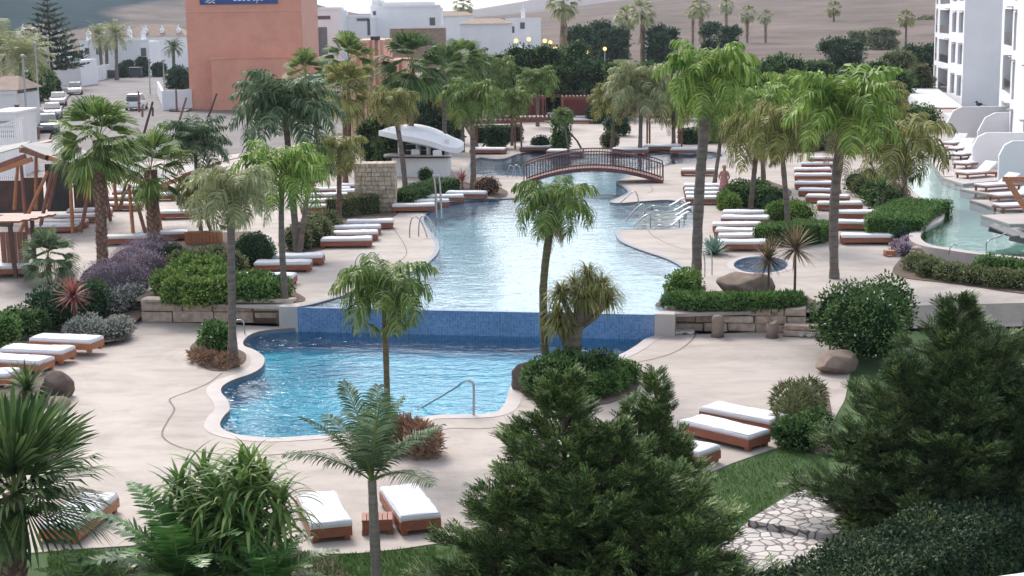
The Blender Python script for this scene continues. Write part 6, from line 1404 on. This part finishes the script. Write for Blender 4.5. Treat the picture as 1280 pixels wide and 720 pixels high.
mass('silver_bush','grey santolina bush beside the orange teak loungers',[(120,426),(142,424),(150,420),(100,424),(110,418)],.05,.5,.62,3200,.08,'l_grey')
mass('leafy_shrub','round dark green shrub under the red spiky plant',[(78,408),(98,402),(62,404),(112,398)],.1,.75,1.15,4200,.11,'l_dark')
mass('leafy_shrub','light green shrub right of the red spiky plant',[(112,398),(122,392)],.1,.5,1.05,1800,.1,'l_green')
mass('leafy_shrub','green bush cut off by the left edge above the loungers',[(4,430),(-12,432)],.1,.6,.9,2000,.1,'l_green')
mass('leafy_shrub','dull green low shrubs between the left bush and the dark shrub',[(30,420),(44,416),(20,414)],.1,.5,.75,2000,.1,'l_tree')
mass('leafy_shrub','bright yellow green shrubs above the left boulder wall',[(225,378),(250,380),(275,378),(212,368),(240,364),(268,364),(236,350),(262,350)],UP,.62,.8,9000,.13,'l_yellow')
mass('leafy_shrub','green leafy shrubs right of the grey palm trunk above the boulder wall',[(312,376),(335,376),(325,364),(300,366),(345,372)],UP,.55,.65,4200,.13,'l_green')
mass('leafy_shrub','tall dull shrubs behind the bright yellow green bed',[(230,344),(250,342),(272,338),(290,345)],UP,.6,.85,3500,.12,'l_olive')
mass('leafy_shrub','bush with white flowers at the foot of the grey palm trunk',[(266,446),(276,448)],0,.42,.98,1800,.12,'l_green',flowers=(40,.09,M['petal']))
mass('dry_grasses','brown grasses around the foot of the grey palm trunk',[(262,456),(285,459),(250,452)],0,.32,.35,1600,.14,'l_brown',cat='grass clump',TV=NARROW_V,kcore=0)
mass('leafy_shrub','grassy bright green planting on the right stone wall',[(850,384),(870,386),(895,386),(920,386),(945,386),(965,386),(985,384),(860,376)],UP,.55,.42,12000,.15,'l_green',TV=NARROW_V*np.array([1,1.5,1]))
mass('leafy_shrub','leafy shrub at the foot of the biggest palm trunk',[(860,372),(850,376)],UP,.5,.9,1600,.12,'l_yellow')
mass('flowering_shrub','dark glossy shrub with white flowers on the tall tan boulder',[(1066,440),(1085,438),(1100,430),(1072,424),(1050,430),(1108,416),(1090,446)],.3,.85,1.6,13000,.11,'l_tree',flowers=(160,.10,M['petal']))
mass('flowering_shrub','leafy shrub mass with pale blossoms along the path below the green pool',[(1165,345),(1190,350),(1220,354),(1250,358),(1280,360),(1150,338),(1300,362)],UP,.62,.55,9000,.1,'l_olive',flowers=(90,.07,M['petal']))
mass('leafy_shrub','green bushes below the green pool kerb at the right edge',[(1235,350),(1260,352),(1290,354)],UP,.55,.8,3600,.1,'l_green')
hedge('clipped_hedge','bright green low clipped hedge behind the two bronze spiky plants',[P(x,y,UP) for x,y in ((948,303),(975,304),(1000,304),(1020,297))],1.7,.7,UP,'l_green',8000,.07)
mass('clipped_hedge','brighter upper part of the wavy hedge behind the twin spiky plants',[(975,276),(990,274),(1000,278)],UP,.7,.85,3800,.09,'l_yellow',cat='hedge')
mass('clipped_hedge','dark round bush directly behind the wavy hedge',[(965,270),(972,262)],UP,.5,.9,1800,.08,'l_dark',cat='hedge')
hedge('clipped_hedge','green flat topped hedge between the lounger row and the green pool',[P(x,y,UP) for x,y in ((1116,304),(1126,292),(1140,283),(1158,276))],2.2,.95,UP,'l_green',9000,.08)
mass('clipped_hedge','small dark bush at the end of the nearest row lounger',[(1128,306),(1138,303)],UP,.45,.7,1500,.08,'l_dark',cat='hedge')
mass('flowering_shrub','mauve flowering plants by the corner of the stone facing',[(1122,316),(1130,320),(1134,312)],UP,.32,.5,1500,.08,'l_purple')
mass('clipped_hedge','olive clipped bush behind the fifth lounger of the row',[(1070,240),(1080,246),(1085,234)],UP,.7,1.0,2600,.09,'l_olive',cat='hedge')
mass('leafy_shrub','dark leafy plants behind the middle of the lounger row',[(1100,262),(1112,268),(1092,256),(1118,258)],UP,.65,1.1,3600,.12,'l_tree')
mass('leafy_shrub','dark planting under the hanging fronds by the woman in red',[(915,258),(930,258),(945,258),(960,260),(925,250),(950,250)],UP,.7,.95,5200,.12,'l_tree')
mass('leafy_shrub','yellow green planting left of the hanging fronds by the woman in red',[(907,262),(915,264)],UP,.4,.8,1600,.12,'l_yellow')
mass('leafy_shrub','grey green shrubs beneath the hanging palm left of the stone pillar',[(385,308),(400,304),(372,312),(395,296),(410,292)],UP,.6,.95,4000,.12,'l_olive')
mass('leafy_shrub','dark ground shrubs at the foot of the tall centre palm',[(700,492),(725,488),(750,482),(680,494),(712,478)],0,.6,.9,6500,.09,'l_tree')
mass('leafy_shrub','low spreading shrub on the right side of the ponytail palm bed',[(768,486),(782,478),(755,492),(740,496)],0,.45,.55,4200,.09,'l_green')
mass('leafy_shrub','bright leafy bush at the foot of the tall centre palm near the red boulder',[(688,482),(700,478),(672,492)],0,.4,.8,2500,.1,'l_green')
mass('dry_grasses','rust coloured grasses behind the young stiff palm',[(506,560),(520,564),(494,562),(530,570)],0,.4,.62,3200,.2,'l_brown',cat='grass clump',TV=NARROW_V,kcore=0)
mass('dry_grasses','brown grasses with seed heads beside the right lawn',[(985,520),(1000,528),(1010,515),(990,540)],0,.4,.75,3600,.18,'l_olive',cat='grass clump',TV=NARROW_V,kcore=0)
mass('leafy_shrub','low green shrub at the edge of the right lawn',[(988,556),(1000,560),(1010,550),(1020,545)],0,.42,.6,2600,.1,'l_tree')
for pts,l in (([(905,176),(925,172),(945,170),(965,168)],'rear planting strip behind the woman in red, beyond the back pool'),([(985,170),(1010,168),(1035,170),(1060,168)],'rear planting strip beyond the end of the long lounger row'),([(1080,172),(1105,168),(1130,166),(1150,164)],'rear planting strip at the foot of the farther hotel terrace'),([(1000,188),(1030,186),(1060,190)],'low flowering strip behind the farthest loungers of the row')):
    mass('leafy_shrub',l,pts,UP,1.6,2.0 if pts[0][1]<180 else 1.1,4200,.2,'l_olive' if pts[0][0]<1080 else 'l_tree')
def wl(p,z): return [P(x,y,z) for x,y in p]
hedge('clipped_hedge','long grey green clipped hedge behind the loungers by the stone pillar',wl([(420,272),(440,268),(470,266)],UP),1.1,.85,UP,'l_olive',3800,.08)
hedge('clipped_hedge','dark green clipped hedge between the stone pillar and the bar',wl([(500,262),(530,250),(562,242)],UP),1.3,.8,UP,'l_tree',4200,.09)
hedge('clipped_hedge','low dark hedge strip behind the far loungers',wl([(594,178),(650,176)],UP),1.2,1.1,UP,'l_dark',1800,.14)
hedge('clipped_hedge','dark low hedge right of the far brown pergola',wl([(852,180),(900,178)],UP),1.2,1.0,UP,'l_dark',1500,.14)
hz=1.35
hp=[at(905,770,21.2),at(1000,716,22.4),at(1100,668,24.0),at(1200,636,25.6),at(1330,600,27.6)]
hedge('boxwood_hedge','long dark clipped hedge running up from the bottom right corner',[Vector((p.x,p.y-.65)) for p in hp],1.5,1.25,0,'l_box',42000,.075,rnd=.07)
# ponytail palm
def ponytail():
    B=P(716,474,0); k=B.y/FPX; t=thing('ponytail_palm','ponytail palm with swollen forked trunk and narrow hanging leaves right of the centre palm','palm tree',B); X=lambda x,y,dy=0:at(x,y,B.y+dy)-B
    mb=MB(); mb.tube([(0,0,-.1),X(714,450),X(716,425),X(722,405)],[.42,.32,.22,.19],12); ends=[(702,372,-.3),(718,362,.3),(735,348,0),(752,362,-.3),(760,378,.2),(728,376,-.5),(740,374,.4)]
    for x,y,dy in ends: mb.tube([X(720,410),X((720+x)/2+2,(408+y)/2+4,dy*.6),X(x,y,dy)],[.14,.09,.06],8)
    for a in ((700,418),(705,430)): mb.tube([X(716,440),X(*a),X(a[0]-4,a[1]-22)],[.1,.07,.05],7)
    mb.build('trunk',M['trunk_grey'],t,smooth=True); VV=[];FF=[];MI=[]; random.seed(2)
    for x,y,dy in ends+[(698,398,0),(701,410,0)]:
        c=X(x,y,dy); 
        for i in range(230): strap(VV,FF,MI,random.uniform(0,6.28),random.uniform(-.1,1.5),random.uniform(.5,.95),.017,random.uniform(1.8,3.2),c=c,ns=6)
    obj('crown',quads_mesh('crown',VV,FF,MI),M['f_olive'],t)
ponytail()
# rosettes
rosette_plant('agave','green agave rosette behind the tall palm trunk on the right',(892,318),UP,50,.85,.085,'l_agave',1,e_lo=.1,bend=.3,cat='agave')
rosette_plant('agave','green agave rosette at the right end of the mosaic wall',(836,384),UP,40,.55,.065,'l_agave',2,e_lo=.05,bend=.3,cat='agave')
rosette_plant('agave','blue green agave on the rim of the turquoise pool by the ponytail palm',(768,466),0,44,.62,.075,'l_agave',3,e_lo=.05,bend=.3,cat='agave')
rosette_plant('agave','second agave tucked behind the ponytail trunk',(742,458),0,34,.5,.06,'l_agave',4,e_lo=.05,bend=.3,cat='agave')
rosette_plant('cordyline','bronze spiky cordyline on a thin stem, left of the pair by the small round pool',(960,372),UP,110,.85,.034,'l_bronze',5,cat='cordyline',e_lo=-.8,bend=.35,stem=1.25,stemr=.035)
rosette_plant('cordyline','bronze spiky cordyline on two thin stems, right of the pair by the small round pool',(993,374),UP,120,.95,.036,'l_bronze',6,cat='cordyline',e_lo=-.7,bend=.35,stem=1.6,stemr=.04)
rosette_plant('cordyline','red spiky cordyline in front of the young fan palm',(94,416),.1,100,.75,.034,'l_red',7,cat='cordyline',e_lo=-.6,bend=.4,stem=1.15,stemr=.045)
rosette_plant('cordyline','dark red spiky plant left of the bar palm trunk',(578,236),UP,60,.8,.035,'l_red',8,cat='cordyline',e_lo=-.3,bend=.4,stem=.4)
rosette_plant('cordyline','low dark spiky plant at the end of the clipped hedge by the bar',(559,240),UP,46,.6,.035,'l_brown',9,cat='cordyline',e_lo=-.1,bend=.4)
rosette_plant('yucca','fan leaved yucca clump behind the middle of the lounger row',(1103,272),UP,60,.9,.04,'f_dark',10,cat='yucca',e_lo=-.3,bend=.35,stem=1.3)
rosette_plant('cycad','dark cycad at the left edge behind the loungers',(34,500),0,60,.95,.05,'f_dark',11,cat='cycad',e_lo=-.1,bend=.9,stem=.25,stemr=.15)
rosette_plant('dry_yucca','spiky grey leaved plant in the bed left of the grey palm trunk',(246,450),0,40,.5,.02,'l_brown',12,cat='yucca',e_lo=.0,bend=.3)
rosette_plant('small_yucca','small green yucca at the bottom of the flagstone path',(893,716),0,50,.55,.022,'f_olive',13,cat='yucca',e_lo=.1,bend=.4)
# loose grasses around the big front plants
# ================================================================== foreground plants
def big_fan():
    B=P(14,748,0); t=thing('windmill_palm','big spiky fan palm filling the bottom left corner on a hairy trunk','palm tree',B); k=B.y/FPX; Tp=at(18,618,B.y)-B
    mb=MB(); pts=[Vector((0,0,-.1)),Tp*.5,Tp]; mb.tube(pts,[.24,.23,.17],14); boots(mb,pts,[.24,.23,.17],110,.12); mb.build('trunk',[M['trunk_brown'],M['boot']],t)
    random.seed(21); VV=[];FF=[];MI=[]
    for i in range(36):
        u=(i+.5)/36; az=i*2.39996; e0=1.5-1.85*u; fan_leaf(VV,FF,MI,az,e0,
            .5*random.uniform(.8,1.2),1.5*random.uniform(.85,1.1),nseg=26,spread=2.3,droop=.10 if u<.5 else .32,split=.22,sag=.1,c=Tp,width=.8)
    obj('crown',quads_mesh('crown',VV,FF,MI),[M['f_dark'],M['rachis']],t)
big_fan()
def corn_plant():
    B=P(290,756,0); t=thing('dracaena','bushy plant with broad drooping strap leaves left of the front loungers','dracaena',B); random.seed(8); mb=MB(); VV=[];FF=[];MI=[]
    for (x,y,dy) in ((268,610,0),(300,590,.3),(325,618,-.2),(235,630,.4),(290,640,-.5),(345,650,.1),(215,655,0),(310,660,-.6),(255,590,.6),(280,625,-.4),(300,605,-.3),(250,640,-.3),(330,600,.3),(315,580,.1),(350,625,-.2),(225,605,.2)):
        c=at(x,y,B.y+dy)-B; mb.tube([(c.x*.2,c.y*.2,-.1),(c.x*.7,c.y*.7,c.z*.5),tuple(c)],[.09,.07,.05],8)
        for i in range(46): strap(VV,FF,MI,i*2.4+random.uniform(-.3,.3),random.uniform(-.2,1.45),random.uniform(.55,1.05),.042,random.uniform(.9,2.4),c=tuple(c-Vector((0,0,.35*random.random()))),ns=8,taper=.95,fold=random.uniform(-.5,.5))
    mb.build('stems',M['trunk_olive'],t,smooth=True); obj('leaves',quads_mesh('leaves',VV,FF,MI),M['f_bright2'],t)
M['f_bright2']=leafmat('leaf_dracaena',(.03,.08,.02),(.08,.15,.035),(.20,.26,.08))
corn_plant()
def cycad_front():
    for (bx,by,Yd,n,L,s,l,mt) in ((228,776,0,26,1.9,31,'bright green fern leaved cycad in front of the drooping strap plant at the bottom','f_fern'),(118,800,0,18,1.05,32,'smaller dark cycad beside the hairy trunk at the bottom left','f_dark'),(335,790,0,20,1.3,33,'low cycad at the bottom right of the strap leaved plant','f_fern')):
        B=P(bx,by,0); t=thing('cycad',l,'cycad',B); random.seed(s); VV=[];FF=[];MI=[]
        for i in range(n): u=(i+.5)/n; frond(VV,FF,MI,i*2.39996,1.4-1.1*u,1.2,L=L*random.uniform(.85,1.1),nl=46,ll=.17,lw=.014,droop=.05,t0=.06,forward=.35,c=(0,0,.6),plum=.12,rw=.008)
        obj('leaves',quads_mesh('leaves',VV,FF,MI),[M[mt],M['rachis']],t); mb=MB(); mb.tube([(0,0,-.05),(0,0,.62)],[.2,.16],10); mb.build('stem',M['trunk_brown'],t)
cycad_front()
conifer('cypress_shrub','huge bushy green conifer filling the bottom centre in front of the pool',(742,762),0,3.3,1.7,'conifer',11,[(-.45,.2,3.85,1.4,1.1),(-1.2,-.3,2.35,1.35,.9),(.35,.2,3.0,1.3,.9),(1.25,-.2,2.3,1.3,.9),(-.3,-.8,2.3,1.5,.9),(.9,-.9,1.7,1.3,.7),(-1.5,-.9,1.4,1.2,.7)],size=.31)
conifer('cypress_shrub','huge dark conifer covering the right edge above the hedge',(1165,668),0,4.4,2,'conifer2',12,[(.35,0,4.45,1.5,1.1),(-.6,-.1,3.3,1.6,1.0),(1.1,.1,3.7,1.4,.9),(-1.2,-.4,2.0,1.35,.9),(.3,-.8,2.9,1.6,1.0),(1.7,-.5,2.9,1.4,.9),(-.5,-1.0,1.7,1.5,.9)],size=.31)
conifer('young_conifer','slim leaning side shoot of conifer right of the bottom centre one',(812,690),0,3.05,.8,'conifer',13,[(.12,0,3.3,.55,.7),(-.3,.1,2.7,.6,.6),(.5,-.2,2.2,.7,.8),(.15,-.3,2.7,.5,.8)],size=.28)
conifer('cypress_shrub','dark conifer cut by the right edge behind the huge one',(1290,640),0,3.7,1.6,'conifer2',14,[(0,0,3.6,1.4,1.0),(-.6,-.3,2.4,1.2,.7)],size=.30)
# ================================================================== light, air, camera
SUN_EL,SUN_AZ=R_(42),R_(-22)
w=bpy.data.worlds.new('World'); bpy.context.scene.world=w; w.use_nodes=True; t=w.node_tree; t.nodes.clear()
out=t.nodes.new('ShaderNodeOutputWorld'); bg=t.nodes.new('ShaderNodeBackground'); sky=t.nodes.new('ShaderNodeTexSky'); sky.sky_type='NISHITA'; sky.sun_disc=False
sky.sun_elevation=SUN_EL; sky.sun_rotation=SUN_AZ; sky.air_density=1.0; sky.dust_density=2.0; sky.ozone_density=1.0
hs=t.nodes.new('ShaderNodeHueSaturation'); hs.inputs['Saturation'].default_value=.48
t.links.new(sky.outputs[0],hs.inputs['Color']); t.links.new(hs.outputs[0],bg.inputs[0]); bg.inputs[1].default_value=.15; t.links.new(bg.outputs[0],out.inputs[0])
sd=bpy.data.lights.new('sun','SUN'); sd.energy=1.35; sd.angle=R_(20); sd.color=(1,.93,.84); so=bpy.data.objects.new('sun',sd); C.objects.link(so)
dv=Vector((math.sin(SUN_AZ)*math.cos(SUN_EL),math.cos(SUN_AZ)*math.cos(SUN_EL),math.sin(SUN_EL))); so.rotation_euler=dv.to_track_quat('Z','Y').to_euler()
HAZE=True
if HAZE:
    mb=MB(); mb.box((-4200,-60,-4),(4200,7000,420)); m,tt,out=nt('air'); v=tt.nodes.new('ShaderNodeVolumePrincipled'); v.inputs['Color'].default_value=(.78,.85,1,1); v.inputs['Density'].default_value=.00015; v.inputs['Anisotropy'].default_value=.2
    tt.links.new(v.outputs[0],out.inputs['Volume']); o=mb.build('haze',m); o['kind']='stuff'
cd=bpy.data.cameras.new('camera'); cam=bpy.data.objects.new('camera',cd); C.objects.link(cam); cd.sensor_width=36; cd.lens=36*FPX/1280; cd.clip_end=12000; cd.clip_start=.5
cam.matrix_world=Matrix(((Rv.x,Uv.x,-Fv.x,0),(Rv.y,Uv.y,-Fv.y,0),(Rv.z,Uv.z,-Fv.z,CAMH),(0,0,0,1)))
s=bpy.context.scene; s.camera=cam; s.render.engine='CYCLES'; s.view_settings.view_transform='Standard'; s.view_settings.look='None'; s.view_settings.gamma=1; s.view_settings.exposure=1.06
s.cycles.max_bounces=7; s.cycles.diffuse_bounces=3; s.cycles.glossy_bounces=3; s.cycles.transparent_max_bounces=10; s.cycles.transmission_bounces=3; s.cycles.volume_bounces=0; s.cycles.use_denoising=True
s.cycles.caustics_reflective=False; s.cycles.caustics_refractive=False
